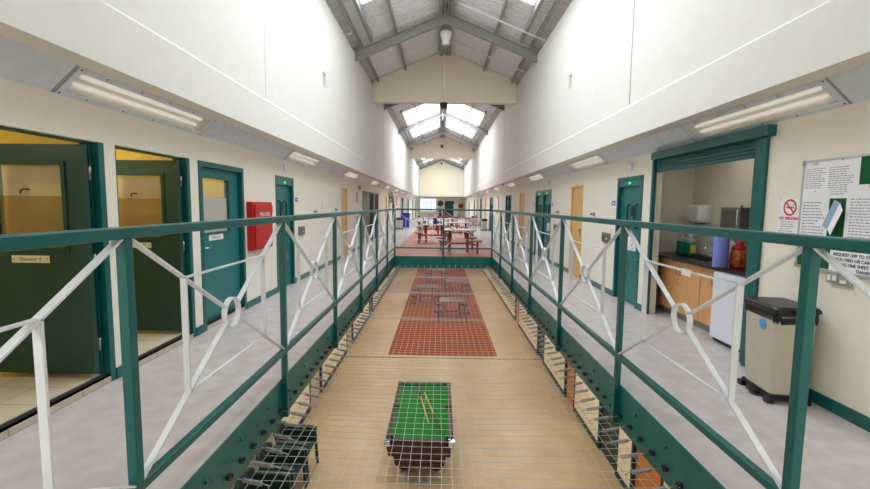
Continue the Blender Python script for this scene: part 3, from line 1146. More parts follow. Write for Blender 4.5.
intercom(-1, 8.79, 1.005, 'stainless intercom plate low beside the left cell door')
intercom(1, 7.93, 1.0, 'stainless intercom plate low beside the right cell door')
intercom(1, 11.4, 1.0, 'stainless intercom plate near the double cell doors')
intercom(-1, 14.9, .95, 'large stainless plate below the grille on left wall', .4)


def knob(side, y, z, lab, m='steel_grey', r=.035):
    loc, rz = wall(side, y, z)
    t = thing('wall_stop', lab, 'door stop', loc, rz)
    MB().lathe([(r, 0), (r, -.03), (r * .6, -.05)], (0, 0, 0), 14, 'y').build('body', m, t)
    MB().lathe([(r * .5, -.05), (r * .45, -.075), (0, -.08)], (0, 0, 0), 12, 'y').build('tip', 'black_rubber', t)


knob(-1, 9.73, 1.38, 'small grey knob on left wall, nearest of the pair past the cell door')
knob(-1, 11.68, 1.40, 'small grey knob on left wall just before the wooden door')
knob(1, 8.62, 1.41, 'small grey knob on right wall before the wooden door')
knob(1, 11.2, 1.41, 'small grey knob on right wall before the double doors')
loc, rz = wall(-1, 10.35, 1.5)
t = thing('light_switch', 'small cream switch plate on left wall above the rail', 'switch', loc, rz)
MB().prism(rrect(.07, .12, .008), -.012, 0, 'y').build('plate', 'plate_cream', t)
MB().box((-.012, -.018, -.02), (.012, -.012, .02)).build('rocker', 'white_plastic', t)
loc, rz = wall(-1, 14.8, 1.78)
t = thing('air_grille', 'grey louvred grille on left wall before the recess', 'grille', loc, rz)
MB().box((-.14, -.015, -.17), (.14, 0, .17)).build('frame', 'steel_grey', t)
b = MB()
for k in range(9):
    b.box((-.12, -.021, -.15 + k * .036), (.12, -.015, -.13 + k * .036))
b.build('louvre', 'panel_grey', t)
loc, rz = wall(-1, 15.1, 2.12)
t = thing('bell_box', 'small dark bell box high on left wall before the recess', 'alarm', loc, rz)
MB().prism(rrect(.16, .12, .01), -.05, 0, 'y').build('case', 'steel_grey', t)
MB().lathe([(.035, -.05), (.03, -.07), (0, -.08)], (0, 0, 0), 14, 'y').build('dome', 'black', t)

# television
loc, rz = wall(-1, 24.4, 1.93)
t = thing('television', 'black flat television on a bracket high on left wall', 'television', loc, rz)
MB().box((-.5, -.20, -.29), (.5, -.14, .30)).build('casing', 'black', t, bevel=.008)
MB().box((-.47, -.204, -.26), (.47, -.20, .27)).build('screen', 'black_gloss', t)
b = MB().box((-.04, -.14, -.03), (.04, 0, .03)); b.box((-.12, -.02, -.12), (.12, 0, .12)); b.box((-.1, -.14, -.1), (.1, -.125, .1))
b.build('bracket', 'steel_grey', t)
# distant notices
for side, y, z, w_, h_, m, lab in ((-1, 28.1, 1.8, .8, .62, 'red_ink', 'red notice panel on left wall far down'),
                                   (1, 21.6, 1.75, .45, .75, 'paper', 'white poster with red print on right wall'),):
    loc, rz = wall(side, y, z)
    t = thing('notice', lab, 'notice', loc, rz)
    MB().box((-w_ / 2, -.01, -h_ / 2), (w_ / 2, 0, h_ / 2)).build('sheet', m, t)
    lines(t, w_ * .85, h_ * .8, 6, (0, -.0105, 0), 'paper' if m == 'red_ink' else 'red_ink', seed=4)
loc, rz = wall(1, 23.2, 1.6)
t = thing('framed_picture', 'wood framed pale poster on right wall far down', 'picture', loc, rz)
MB().box((-.5, -.03, -.42), (.5, 0, .42)).build('frame', 'wood', t)
MB().box((-.44, -.034, -.36), (.44, -.03, .36)).build('print', 'paper', t)
b = MB()
for y in (16.5, 23.0):
    pass
for y, lab in ((19.2, 'small dark dome camera under the right soffit, nearer of the two'), (23.0, 'small dark dome camera under the right soffit, further of the two')):
    t = thing('security_camera', lab, 'camera', (2.62, y, 2.52))
    MB().lathe([(.05, 0), (.05, -.02), (.03, -.03)], n=14).build('base', 'white_plastic', t)
    MB().lathe([(.0, -.1), (.03, -.09), (.042, -.06), (.045, -.03)], n=14).build('dome', 'black_gloss', t)

# ------------------------------------------------------------------ kitchen alcove on the right
XK, YK0, YK1 = 3.85, 4.05, 6.9
b = MB()
b.box((XK, YK0, 0), (XK + .06, YK1, 2.4)); b.box((W + .14, YK1, 0), (XK, YK1 + .06, 2.4)); b.box((W + .14, YK0 - .06, 0), (XK, YK0, 2.4)); b.box((W + .14, YK0, 2.36), (XK, YK1, 2.4))
struct(b.build('wall_kitchen', 'cream'))
struct(MB().box((W + .14, YK0, -.1), (XK, YK1, 0)).build('floor_kitchen', 'vinyl'))
b = MB().box((XK - .006, YK0, .86), (XK, YK1, 1.32))
struct(b.build('trim_16', 'wall_tile'))
# hatch frame with roller shutter
loc, rz = wall(1, 5.27, 0)
t = thing('roller_shutter', 'teal roller shutter half hidden in its box over kitchen hatch', 'shutter', loc, rz)
MB().box((-.96, -.085, 2.215), (1.22, .02, 2.315)).build('shutter_box', 'teal', t, bevel=.006)
for s in (-1, 1):
    b = MB().box((-1.055, -.02, 0), (-1.0, .03, 2.3)) if s < 0 else MB().box((1.15, -.03, 0), (1.02, .06, 2.215))
    if s > 0: b.box((s * 1.02, .02, 0), (s * (.93 if s > 0 else .985), .10, 2.215))
    b.build('guide', 'teal', t, bevel=.004)
b = MB()
for k in range(3):
    z = 2.085 + k * .045
    b.prism([(0.03, z), (.022, z + .012), (.022, z + .033), (.03, z + .044), (.045, z + .044), (.045, z)], -.985, .94, 'x')
b.build('slat', 'teal', t)
MB().box((-.985, .015, 2.045), (.94, .05, 2.085)).build('bottom_bar', 'teal', t, bevel=.004)


def cabinet(yc, w_, lab, handles):
    t = thing('base_cabinet', lab, 'kitchen cabinet', (3.22, yc, 0), -PI / 2)
    b = MB().box((-w_ / 2, .02, .1), (-w_ / 2 + .016, .6, .82)); b.box((w_ / 2 - .016, .02, .1), (w_ / 2, .6, .82)); b.box((-w_ / 2 + .016, .02, .1), (w_ / 2 - .016, .6, .118)); b.box((-w_ / 2 + .016, .59, .118), (w_ / 2 - .016, .6, .82)); b.box((-w_ / 2 + .016, .02, .76), (w_ / 2 - .016, .036, .82))
    b.build('carcass', 'beech', t)
    MB().box((-w_ / 2, .07, 0), (w_ / 2, .09, .1)).build('plinth', 'kick_grey', t)
    n_ = len(handles)
    for i, hs in enumerate(handles):
        x0 = -w_ / 2 + w_ * i / n_ + .002; x1 = -w_ / 2 + w_ * (i + 1) / n_ - .002
        dr = MB().box((x0, 0, .105), (x1, .02, .815)).build('door', 'beech', t, bevel=.002)
        hx = x1 - .04 if hs > 0 else x0 + .04
        MB().tube([(hx, 0, .62), (hx, -.022, .635), (hx, -.03, .67), (hx, -.022, .705), (hx, 0, .72)], .006, 8).build('handle', 'steel_grey', dr)
        MB().lathe([(.008, 0), (.008, -.006), (0, -.008)], (hx, 0, .5), 10, 'y').build('lock', 'brick_dark', dr)
    return t


cabinet(6.02, .98, 'beech double base cabinet under the sink in kitchen hatch', (1, -1))
cabinet(5.37, .30, 'narrow beech base cabinet next to the white fridge', (1,))
# fridge
t = thing('fridge', 'white undercounter fridge in the kitchen hatch', 'fridge', (3.10, 4.81, 0), -PI / 2)
MB().box((-.27, .05, .03), (.27, .58, .815)).build('cabinet', 'white_enamel', t, bevel=.004)
dr = MB().box((-.27, 0, .05), (.27, .045, .745)).build('door', 'white_enamel', t, bevel=.008)
MB().box((-.27, .005, .752), (.27, .05, .815)).build('control_strip', 'white_enamel', t, bevel=.004)
MB().box((-.2, -.002, .725), (.1, .004, .74)).build('handle', 'black', dr)
b = MB()
for x in (-.22, .22):
    for y in (.1, .5):
        b.lathe([(.02, 0), (.02, .03)], (x, y, 0), 10)
b.build('foot', 'black', t)
MB().box((-.25, .03, .012), (.25, .05, .05)).build('grille', 'black', t)
# worktop
b = MB()
sy0, sy1, sx0, sx1 = 5.63, 6.38, 3.34, 3.72
b.box((3.16, YK0, .82), (sx0, YK1, .855)); b.box((sx1, YK0, .82), (XK - .006, YK1, .855)); b.box((sx0, YK0, .82), (sx1, sy0, .855)); b.box((sx0, sy1, .82), (sx1, YK1, .855))
tag(b.build('worktop', 'worktop', bevel=.004), 'dark speckled worktop along the kitchen hatch', 'worktop')
# sink
t = thing('sink', 'stainless sink with mixer tap set in the dark worktop', 'sink', (3.53, 6.005, .855))
b = MB()
b.box((-.2, -.385, 0), (.2, -.37, .004)); b.box((-.2, .37, 0), (.2, .385, .004)); b.box((-.2, -.385, 0), (-.18, .385, .004)); b.box((.18, -.385, 0), (.2, .385, .004))
b.box((-.18, -.37, -.15), (.18, .37, -.145)); b.box((-.184, -.37, -.15), (-.18, .37, .002)); b.box((.18, -.37, -.15), (.184, .37, .002)); b.box((-.18, -.372, -.15), (.18, -.37, .002)); b.box((-.18, .37, -.15), (.18, .372, .002))
b.build('bowl', 'chrome', t)
b = MB().lathe([(.025, .004), (.022, .06), (.018, .08)], (.19, 0, 0), 14)
b.tube([(.19, 0, .07), (.17, 0, .15), (.12, 0, .19), (.06, 0, .185), (.02, 0, .15), (.01, 0, .12)], .012, 10)
tp = b.build('tap', 'chrome', t)
b = MB()
for y in (-.08, .08):
    b.lathe([(.018, .004), (.016, .05), (.024, .06), (.024, .085), (.01, .095)], (.19, y, 0), 12)
b.build('tap_head', 'chrome', tp)


def bottle(x, y, m, lab, h_=.30, lab_m=None):
    t = thing('detergent_bottle', lab, 'bottle', (x, y, .855))
    rings = []
    for z, w_, d_, r in ((0, .15, .10, .02), (.02, .16, .11, .03), (h_ * .55, .16, .11, .03), (h_ * .60, .158, .108, .03)):
        rings.append([(p[1], p[0], z) for p in rrect(w_, d_, r)])
    MB().loft(rings).build('liquid', m, t)
    rings = []
    for z, w_, d_, r in ((h_ * .6, .158, .108, .03), (h_ * .78, .14, .095, .03), (h_ * .88, .07, .06, .025), (h_ * .94, .04, .04, .018)):
        rings.append([(p[1], p[0], z) for p in rrect(w_, d_, r)])
    MB().loft(rings).build('shoulder', 'plastic_clear', t)
    MB().lathe([(.022, h_ * .93), (.022, h_ * 1.0), (.018, h_ * 1.01)], n=14).build('cap', 'white_plastic', t)
    if lab_m:
        MB().box((-.04, -.083, h_ * .12), (.04, -.081, h_ * .52)).build('label_patch', lab_m, t)
    return t


bottle(3.60, 6.67, 'green_liquid', 'green detergent bottle by the kitchen wall, left of pair', .32)
bottle(3.62, 6.49, 'green_liquid', 'green detergent bottle with a yellow label, right of pair', .30, 'label_yellow')
t = thing('washing_up_liquid', 'small green bottle standing beside the sink', 'bottle', (3.70, 5.54, .855))
MB().lathe([(.03, 0), (.034, .01), (.034, .11), (.026, .15), (.012, .17)], n=16).build('body', 'green_liquid', t)
MB().lathe([(.014, .17), (.014, .195), (.006, .205)], n=12).build('cap', 'black', t)
# blue paper roll
t = thing('paper_roll', 'big roll of blue paper towel standing on the worktop', 'paper roll', (3.235, 5.18, .855))
b = MB().lathe([(.028, 0), (.078, 0), (.081, .01), (.081, .37), (.078, .38), (.028, .38)], n=32)
b.build('paper', 'blue_paper', t)
MB().lathe([(.03, 0.0), (.03, .382), (.026, .382), (.026, 0)], n=20).build('core', 'wood', t)
# food bag
t = thing('food_bag', 'red and orange food bag on the worktop by blue roll', 'bag', (3.39, 5.10, .855))
rings = []
for i, (z, sc) in enumerate(((0, .85), (.02, 1.), (.1, 1.05), (.17, 1.0), (.215, .9))):
    rings.append([(p[0] * sc + .004 * math.sin(9 * z + k), p[1] * sc, z) for k, p in enumerate(rrect(.13, .16, .04))])
MB().loft(rings).build('bag_body', 'food_bag', t)
rings = []
for z, sc in ((.215, .9), (.25, .75), (.275, .35), (.31, .5)):
    rings.append([(p[0] * sc + .006 * math.sin(3 * k), p[1] * sc, z) for k, p in enumerate(rrect(.13, .16, .04))])
MB().loft(rings).build('bag_top', 'food_red', t)
rings = []
for z, sc in ((.0, .86), (.012, 1.015), (.035, 1.03)):
    rings.append([(p[0] * sc, p[1] * sc, z + .001) for p in rrect(.13, .16, .04)])
MB().loft(rings).build('bag_base', 'food_red', t)
# white toaster at the end
t = thing('toaster', 'white and black toaster at right end of worktop', 'toaster', (3.55, 5.12, .855), -PI / 2)
MB().prism(rrect(.16, .19, .03, cx=0, cy=.105), -.15, .15, 'y').build('shell', 'white_plastic', t, bevel=.004)
MB().prism(rrect(.13, .15, .02, cx=0, cy=.1), -.158, -.15, 'y').build('end_panel', 'black', t)
b = MB()
for x in (-.03, .03):
    b.box((x - .012, -.11, .195), (x + .012, .11, .203))
b.build('slot', 'black', t)
MB().box((-.175, .09, .12), (-.158, .12, .135)).build('lever', 'black', t)
# shelf and microwave, paper towel dispenser
t = thing('wall_shelf', 'white wall shelf on brackets holding the microwave', 'shelf', (XK, 5.40, 1.243), -PI / 2)
MB().box((-.36, -.40, 0), (.36, 0, .022)).build('board', 'white_plastic', t)
for x in (-.25, .25):
    MB().prism([(-.01, 0), (-.3, 0), (-.3, -.02), (-.03, -.2), (-.01, -.2)], x - .012, x + .012, 'x').build('bracket', 'panel_grey', t)
t = thing('microwave', 'stainless microwave oven on a shelf in the kitchen hatch', 'microwave', (3.49, 5.37, 1.265), -PI / 2)
MB().box((-.255, 0, .012), (.255, .33, .30)).build('casing', 'stainless', t, bevel=.004)
MB().box((-.25, -.012, .02), (.12, 0, .295)).build('door', 'stainless', t, bevel=.003)
MB().box((-.215, -.0135, .055), (.07, -.012, .26)).build('window', 'steel_dark', t)
MB().box((.128, -.01, .02), (.25, 0, .295)).build('control_panel', 'brick_dark', t, bevel=.002)
MB().box((.15, -.012, .235), (.23, -.01, .27)).build('display', 'display', t)
b = MB().box((.15, -.012, .2), (.23, -.01, .208))
b.build('keypad', 'black', t)
MB().tube([(.10, -.012, .05), (.10, -.035, .06), (.10, -.035, .26), (.10, -.012, .27)], .008, 8).build('handle', 'chrome', t)
b = MB()
for x in (-.22, .22):
    for y in (.04, .29):
        b.lathe([(.014, 0), (.014, .014)], (x, y, 0), 8)
b.build('foot', 'black', t)
MB().lathe([(.012, .30), (.014, .318), (.008, .326), (0, .327)], (.09, .02, 0), 12).build('red_stud', 'red_ink', t)
t = thing('towel_dispenser', 'white paper towel dispenser on the kitchen back wall', 'dispenser', (XK, 6.53, 1.33), -PI / 2)
rings = []
for y, sc in ((0, 1), (-.14, 1), (-.19, .94), (-.215, .8)):
    rings.append([(p[0] * sc, y, .14 + p[1] * sc) for p in rrect(.34, .27, .05)])
MB().loft(rings).build('case', 'white_plastic', t)
MB().box((-.155, -.2, .09), (-.115, -.185, .2)).build('window', 'hand_ink', t, bevel=.004)
MB().box((-.05, -.14, -.012), (.09, -.06, .012)).build('towel_end', 'blue_sign', t)
# white name card hooked on the brace in front of the kitchen
t = thing('paper_tag', 'small white paper tag stuck on the brace bar before kitchen', 'tag', (RP - .004, Y0 + .83, 1.153))
MB().box((-.022, -.05, -.02), (-.0215, .05, .022)).build('slip', 'paper', t)
lines(t, .08, .03, 2, (0, 0, 0), 'ink', seed=9).rotation_euler = (0, 0, -PI / 2)
t.children[1].location = (-.0225, 0, 0)

# ------------------------------------------------------------------ notice board, sign, sockets
YBD0, YBD1 = 3.705, 2.2      # left and right ends as faced
loc, rz = wall(1, (YBD0 + YBD1) / 2, 1.07)
bw, bh = YBD0 - YBD1, .88
t = thing('notice_board', 'green felt notice board with a silver frame on right wall', 'notice board', loc, rz)
MB().box((-bw / 2, -.012, 0), (bw / 2, 0, bh)).build('felt', 'felt_green', t)
b = MB()
b.box((-bw / 2, -.02, 0), (-bw / 2 + .018, 0, bh)); b.box((bw / 2 - .018, -.02, 0), (bw / 2, 0, bh)); b.box((-bw / 2 + .018, -.02, 0), (bw / 2 - .018, 0, .018)); b.box((-bw / 2 + .018, -.02, bh - .018), (bw / 2 - .018, 0, bh))
b.build('frame', 'alu', t, bevel=.002)
for sx in (-1, 1):
    for z in (.02, bh - .02):
        MB().box((sx * (bw / 2 - .025), -.023, z - .022), (sx * (bw / 2 + .002), 0, z + .022)).build('corner', 'steel_grey', t)


def sheet(y_left, y_right, z0, z1, lab, rows, off=.013, title=None, tilt=0., seed=1, pin=True, body=None):
    yc, w_, h_ = (y_left + y_right) / 2, y_left - y_right, z1 - z0
    loc, rz = wall(1, yc, (z0 + z1) / 2, off)
    t = thing('notice_sheet', lab, 'notice', loc, rz)
    o = MB().box((-w_ / 2, -.0008, -h_ / 2), (w_ / 2, 0, h_ / 2)).build('paper', 'paper', t, rot=(0, tilt, 0))
    if rows:
        lines(o, w_ * .78, h_ * .72, rows, (0, -.0008, -h_ * .06), 'ink', seed=seed)
    if title:
        text(title, h_ * .05, 'ink', o, (0, -.0015, h_ * .40))
    if pin:
        MB().lathe([(.005, -.0008), (.006, -.006), (0, -.008)], (0, 0, h_ / 2 - .015), 10, 'y').build('pin', 'wood', o)
    return t, o


sheet(3.695, 3.465, 1.66, 1.94, 'white printed notice at top left corner of notice board', 12, .0132, 'NOTICE', seed=2)
sheet(3.487, 3.205, 1.637, 1.943, 'white printed notice at top middle of notice board', 13, .0146, None, seed=3)
sheet(3.70, 3.43, 1.24, 1.712, 'white printed notice at lower left of notice board', 14, .0160, None, seed=5)
sheet(3.286, 2.96, 1.26, 1.733, 'white printed notice at right of notice board', 16, .0174, None, seed=8)
tt, o = sheet(3.38, 2.94, 1.082, 1.25, 'handwritten white notice at bottom edge of notice board', 0, .0190, None, pin=False)
for i, (s_, x_) in enumerate((('REQUEST OFF TO YOUR', -.19), ('IF YOU FEED OR CARE', -.20), ('TAKE ONE SHEET', -.15), ('THANK YOU', -.0))):
    text(s_, .031, 'hand_ink', o, (x_, -.0015, .048 - .037 * i), align='LEFT', bold=.0006)
# folded leaflet pinned askew
loc, rz = wall(1, 3.375, 1.50, .013)
t = thing('leaflet', 'folded pale blue leaflet pinned askew on the notice board', 'leaflet', loc, rz)
MB().box((-.055, -.012, -.11), (.0, -.004, .11)).build('cover', 'leaflet', t, rot=(0, .42, 0))
b = MB().add([(-.0, -.012, -.11), (.075, -.04, -.125), (.075, -.04, .085), (0, -.012, .11), (0, -.010, -.11), (.075, -.038, -.125), (.075, -.038, .085), (0, -.010, .11)], [(0, 1, 2, 3), (7, 6, 5, 4), (0, 4, 5, 1), (3, 2, 6, 7), (1, 5, 6, 2), (0, 3, 7, 4)])
pg = b.build('page', 'paper', t, rot=(0, .42, 0))
# no smoking sign
loc, rz = wall(1, 3.822, 1.495)
t = thing('no_smoking_sign', 'white no smoking sign beside the notice board', 'sign', loc, rz)
pl = MB().box((-.112, -.004, -.15), (.112, 0, .15)).build('plate', 'paper', t, bevel=.001)
ring_mesh(.072, .056).build('prohibition_ring', 'red_ink', pl, loc=(0, -.0042, .07))
MB().box((-.058, -.0058, -.007), (.058, -.0052, .007)).build('slash', 'red_ink', pl, loc=(0, 0, .07), rot=(0, PI / 4, 0))
b = MB().box((-.042, -.0049, -.008), (.03, -.0042, .006)); b.box((.033, -.0049, -.008), (.042, -.0042, .006)); b.tube([(.04, -.0045, .012), (.03, -.0045, .022), (.042, -.0045, .032)], .003, 6)
b.build('cigarette', 'ink', pl, loc=(0, 0, .07))
text('NO SMOKING', .034, 'red_ink', pl, (0, -.0042, -.025), bold=.0014)
lines(pl, .19, .1, 5, (0, -.0042, -.095), 'ink', seed=11)
for x in (-.102, .102):
    for z in (-.14, .14):
        MB().lathe([(.005, -.004), (.004, -.006), (0, -.007)], (x, 0, z), 8, 'y').build('screw', 'brick_dark', pl)
for y, lab, tw in ((3.34, 'grey metal light switch plate below notice board', True), (3.238, 'grey metal socket plate below notice board, beside the switch', False)):
    loc, rz = wall(1, y, 1.03)
    t = thing('switch_plate', lab, 'switch', loc, rz)
    MB().prism(rrect(.096, .082, .006), -.025, 0, 'y').build('plate', 'steel_grey', t, bevel=.002)
    if tw:
        for x in (-.02, .022):
            MB().box((x - .014, -.03, -.02), (x + .014, -.025, .022)).build('rocker', 'white_plastic', t)
    else:
        MB().box((-.028, -.03, -.028), (.02, -.025, -.006)).build('rocker', 'white_plastic', t)


# ------------------------------------------------------------------ bins
def bin_(loc, rz, lab, sticker=False, group=None, m='bin_cream', dims=(.44, .38, .68)):
    t = thing('waste_bin', lab, 'bin', loc, rz, group)
    w_, d_, h_ = dims
    rings = []
    for z, sc in ((.06, .86), (.3, .93), (h_, 1.0)):
        rings.append([(p[0] * sc, p[1] * sc, z) for p in rrect(w_, d_, .035)])
    MB().loft(rings, smooth=False).build('body', m, t)
    b = MB()
    rings = []
    for z, sc in ((h_ - .02, 1.03), (h_ + .01, 1.05), (h_ + .012, 1.11), (h_ + .035, 1.11), (h_ + .055, 1.02)):
        rings.append([(p[0] * sc, p[1] * sc, z) for p in rrect(w_, d_, .035)])
    MB().loft(rings, smooth=False).build('lid', 'black', t, bevel=.004)
    # bin liner gathered under the lid
    rings = []
    n_ = 48
    for z, sc in ((h_ - .07, 1.02), (h_ - .045, 1.05), (h_ - .015, 1.05)):
        ring = []
        base = rrect(w_, d_, .04, 11)
        for k, p in enumerate(base):
            f = sc + .018 * math.sin(k * 1.9) * (1 if z < h_ - .05 else .3)
            ring.append((p[0] * f, p[1] * f, z + .014 * math.sin(k * 1.3)))
        rings.append(ring)
    MB().loft(rings, cap=False).build('liner', 'black_gloss', t)
    b = MB().box((-w_ * .47, -d_ * .47, .025), (w_ * .47, d_ * .47, .07))
    for x in (-1, 1):
        b.box((x * w_ * .43 - .03, -d_ * .56, 0), (x * w_ * .43 + .03, -d_ * .38, .045)); b.box((x * w_ * .43 - .03, d_ * .38, 0), (x * w_ * .43 + .03, d_ * .5, .045))
    b.build('base', 'black', t, bevel=.006)
    MB().box((-w_ * .12, -d_ * .62, .02), (w_ * .12, -d_ * .45, .045)).build('pedal', 'black', t, bevel=.004)
    MB().box((w_ * .56, -.06, h_ + .02), (w_ * .64, .06, h_ + .05)).build('hinge', 'black', t)
    if sticker:
        MB().lathe([(.042, -d_ * .505), (.042, -d_ * .509)], (.05, 0, h_ - .115), 20, 'y').build('sticker', 'sticker_blue', t)
    return t


bin_((2.715, 3.57, 0), -PI / 2 - .10, 'large cream pedal bin with black lid below the notice board', True, dims=(.42, .31, .73))
bin_((-2.66, 27.6, 0), PI / 2, 'cream waste bin beside the blue bin on left landing')
bin_((2.62, 27.2, 0), -PI / 2, 'cream waste bin with black lid far down the right landing, nearer one')
bin_((2.55, 34.0, 0), -PI / 2, 'cream waste bin far down the right landing, further one')
t = thing('recycling_bin', 'blue recycling bin far down the left landing', 'bin', (-2.45, 29.4, 0), PI / 2)
rings = [[(p[0] * sc, p[1] * sc, z) for p in rrect(.55, .6, .05)] for z, sc in ((.04, .8), (.5, .92), (.9, 1.0))]
MB().loft(rings, smooth=False).build('body', 'blue_bin', t)
MB().prism([(-.34, .9), (.34, .9), (.34, .93), (.2, 1.02), (-.2, 1.02), (-.34, .95)], -.3, .3, 'x').build('lid', 'blue_bin', t, bevel=.01)
b = MB()
for x in (-.24, .24):
    b.lathe([(.08, x - .02), (.08, x + .02)], (0, .22, .08), 16, 'x')
b.build('wheel', 'black', t)

# ------------------------------------------------------------------ canteen tables with fixed stools
def canteen(loc, rz, lab, top='grey_top', group=None, L=1.15, D=.75, seat='seat_grey'):
    t = thing('canteen_table', lab, 'table', loc, rz, group)
    MB().prism(rrect(L, D, .06), .715, .75).build('tabletop', top, t, bevel=.005)
    for x in (-L * .3, L * .3):
        lg = MB().box((x - .045, -.045, 0), (x + .045, .045, .70)).build('leg', 'brown_steel', t, bevel=.004)
        MB().box((x - .05, -.3, .69), (x + .05, .3, .715)).build('bearer', 'brown_steel', lg)
    b = MB().box((-L * .3, -.03, .25), (L * .3, .03, .31))
    b.build('stretcher', 'brown_steel', t)
    for x in (-L * .55, L * .55):
        for s in (-1, 1):
            st = MB().lathe([(.15, .40), (.165, .41), (.165, .435), (.15, .448)], (x, s * .66, 0), 20).build('stool_seat', seat, t)
            b = MB().box((x - .03, s * .66 - .03, 0), (x + .03, s * .66 + .03, .40)); b.bar((x * .3 / .55, s * .04, .28), (x, s * .63, .28), .05, .05, (0, 0, 1)); b.box((x - .12, s * .66 - .12, .385), (x + .12, s * .66 + .12, .40))
            b.box((x - .05, s * .66 - .05, 0.006), (x + .05, s * .66 + .05, .016))
            b.build('stool_arm', 'brown_steel', st)
    return t


G = 'fixed canteen tables on the terracotta floor'
canteen((-.36, 18.35, .006), 0, 'grey topped canteen table with fixed stools, left of middle post', group=G, L=1.1)
canteen((.52, 14.55, .006), .05, 'pale canteen table with fixed stools nearest the far railing, right side', group=G, L=1.0)
canteen((-.55, 23.0, .006), 0, 'second grey canteen table back on the left', group=G)
canteen((.75, 20.3, .006), 0, 'second pale canteen table back on the right', group=G)
canteen((.3, 26.5, .006), 0, 'third canteen table back, behind the railing post', group=G)
canteen((-.9, 29.5, .006), 0, 'furthest canteen table on the left side', group=G)
t = thing('wooden_table', 'red brown wooden table far along the terracotta floor', 'table', (-.25, 31.5, .006))
MB().box((-.8, -.45, .72), (.8, .45, .76)).build('tabletop', 'red_wood', t, bevel=.005)
for x in (-.72, .72):
    for y in (-.38, .38):
        MB().box((x - .035, y - .035, 0), (x + .035, y + .035, .72)).build('leg', 'red_wood', t)
MB().box((-.72, -.4, .6), (.72, .4, .72)).build('apron', 'red_wood', t)
# white cup on the table and a few little things on the tables
t = thing('mug', 'white mug on the nearest canteen table', 'mug', (.3, 14.6, .756))
MB().lathe([(.036, 0), (.04, .01), (.04, .095), (.036, .095), (.034, .015), (0, .012)], n=18).build('cup', 'white_plastic', t)
MB().tube([(.038, 0, .075), (.066, 0, .07), (.07, 0, .045), (.06, 0, .028), (.038, 0, .025)], .006, 8).build('handle', 'white_plastic', t)
t = thing('blue_jug', 'dark blue jug on the left canteen table', 'jug', (-.30, 18.3, .756))
MB().lathe([(.06, 0), (.085, .05), (.085, .14), (.05, .2), (.06, .24), (.054, .24), (.045, .2), (.0, .03)], n=18).build('vessel', 'blue_bin', t)
MB().tube([(.055, 0, .21), (.12, 0, .2), (.13, 0, .12), (.083, 0, .08)], .009, 8).build('handle', 'blue_bin', t)


def chair(loc, rz, lab, m, group=None):
    t = thing('dining_chair', lab, 'chair', loc, rz, group)
    MB().prism(rrect(.42, .42, .05), .43, .46).build('seat', m, t, bevel=.004)
    b = MB()
    for k in range(5):
        x = -.16 + .08 * k
        b.bar((x, .19, .46), (x, .24, .86), .02, .015)
    b.bar((-.2, .24, .88), (.2, .24, .88), .03, .06, (0, 1, 0))
    b.build('backrest', m, t)
    for x in (-.18, .18):
        for y in (-.18, .18):
            MB().bar((x, y, .44), (x * 1.1, y * 1.15, 0), .032, .032).build('leg', m, t)
    return t


CH = 'red brown chairs round the far tables'
for i, (x, y, r, lab) in enumerate(((-.75, 30.7, PI, 'brown wooden chair at left front of the far wooden table'), (.3, 30.6, PI, 'brown wooden chair at right front of the far wooden table'), (.95, 31.6, -PI / 2, 'brown wooden chair at right end of the far wooden table'), (.75, 24.0, .3, 'brown wooden chair standing alone on the right of terracotta floor'), (1.25, 22.6, -.5, 'brown wooden chair near right edge of terracotta floor'))):
    chair((x, y, .006), r, lab, 'red_wood', CH)
chair((2.1, 30.0, 0), -1.2, 'grey chair by the right wall beyond the bin', 'seat_grey')
# far end furniture
t = thing('fridge_freezer', 'tall white fridge against the far end wall', 'fridge', (1.85, YR - .35, 0))
MB().box((-.3, -.3, .03), (.3, .3, 1.75)).build('cabinet', 'white_enamel', t, bevel=.01)
for z0, z1 in ((.05, 1.1), (1.12, 1.74)):
    dd = MB().box((-.3, -.34, z0), (.3, -.305, z1)).build('door', 'white_enamel', t, bevel=.008)
    MB().box((-.27, -.37, (z0 + z1) / 2 - .12), (-.24, -.34, (z0 + z1) / 2 + .12)).build('handle', 'steel_grey', dd)
b = MB()
for x in (-.25, .25):
    for y in (-.25, .25):
        b.box((x - .03, y - .03, 0), (x + .03, y + .03, .03))
b.build('foot', 'black', t)
t = thing('wall_fan', 'round dark fan on the far end wall by the window', 'fan', (-.08, YR, 1.78))
b = MB()
for r in (.12, .22, .34):
    b.tube([(r * math.cos(a * PI / 12), -.12, r * math.sin(a * PI / 12)) for a in range(24)], .008, 6, True)
for k in range(12):
    a = k * PI / 6
    b.tube([(.04 * math.cos(a), -.13, .04 * math.sin(a)), (.34 * math.cos(a), -.12, .34 * math.sin(a))], .006, 6)
b.build('guard', 'steel_grey', t)
b = MB()
for k in range(4):
    a = k * PI / 2
    b.prism([(.04 * math.cos(a), .04 * math.sin(a)), (.29 * math.cos(a - .3), .29 * math.sin(a - .3)), (.29 * math.cos(a + .4), .29 * math.sin(a + .4))], -.09, -.08, 'y')
b.build('blade', 'black', t)
MB().lathe([(.09, -.02), (.09, -.06), (.05, -.1)], (0, 0, 0), 16, 'y').build('motor', 'black', t)
MB().lathe([(.38, 0), (.38, -.02)], (0, 0, 0), 24, 'y').build('back_plate', 'dark_gate', t)
t = thing('red_cabinet', 'red fire cabinet on far end wall beside the white fridge', 'fire cabinet', (2.5, YR, 1.25))
MB().box((-.3, -.14, 0), (.3, 0, .5)).build('body', 'hose_red', t, bevel=.008)
MB().box((-.26, -.155, .04), (.26, -.14, .46)).build('door', 'hose_red', t, bevel=.004)
t = thing('plant', 'bushy dark plant in a pot below the end window', 'plant', (-.1, YR - .6, 0))
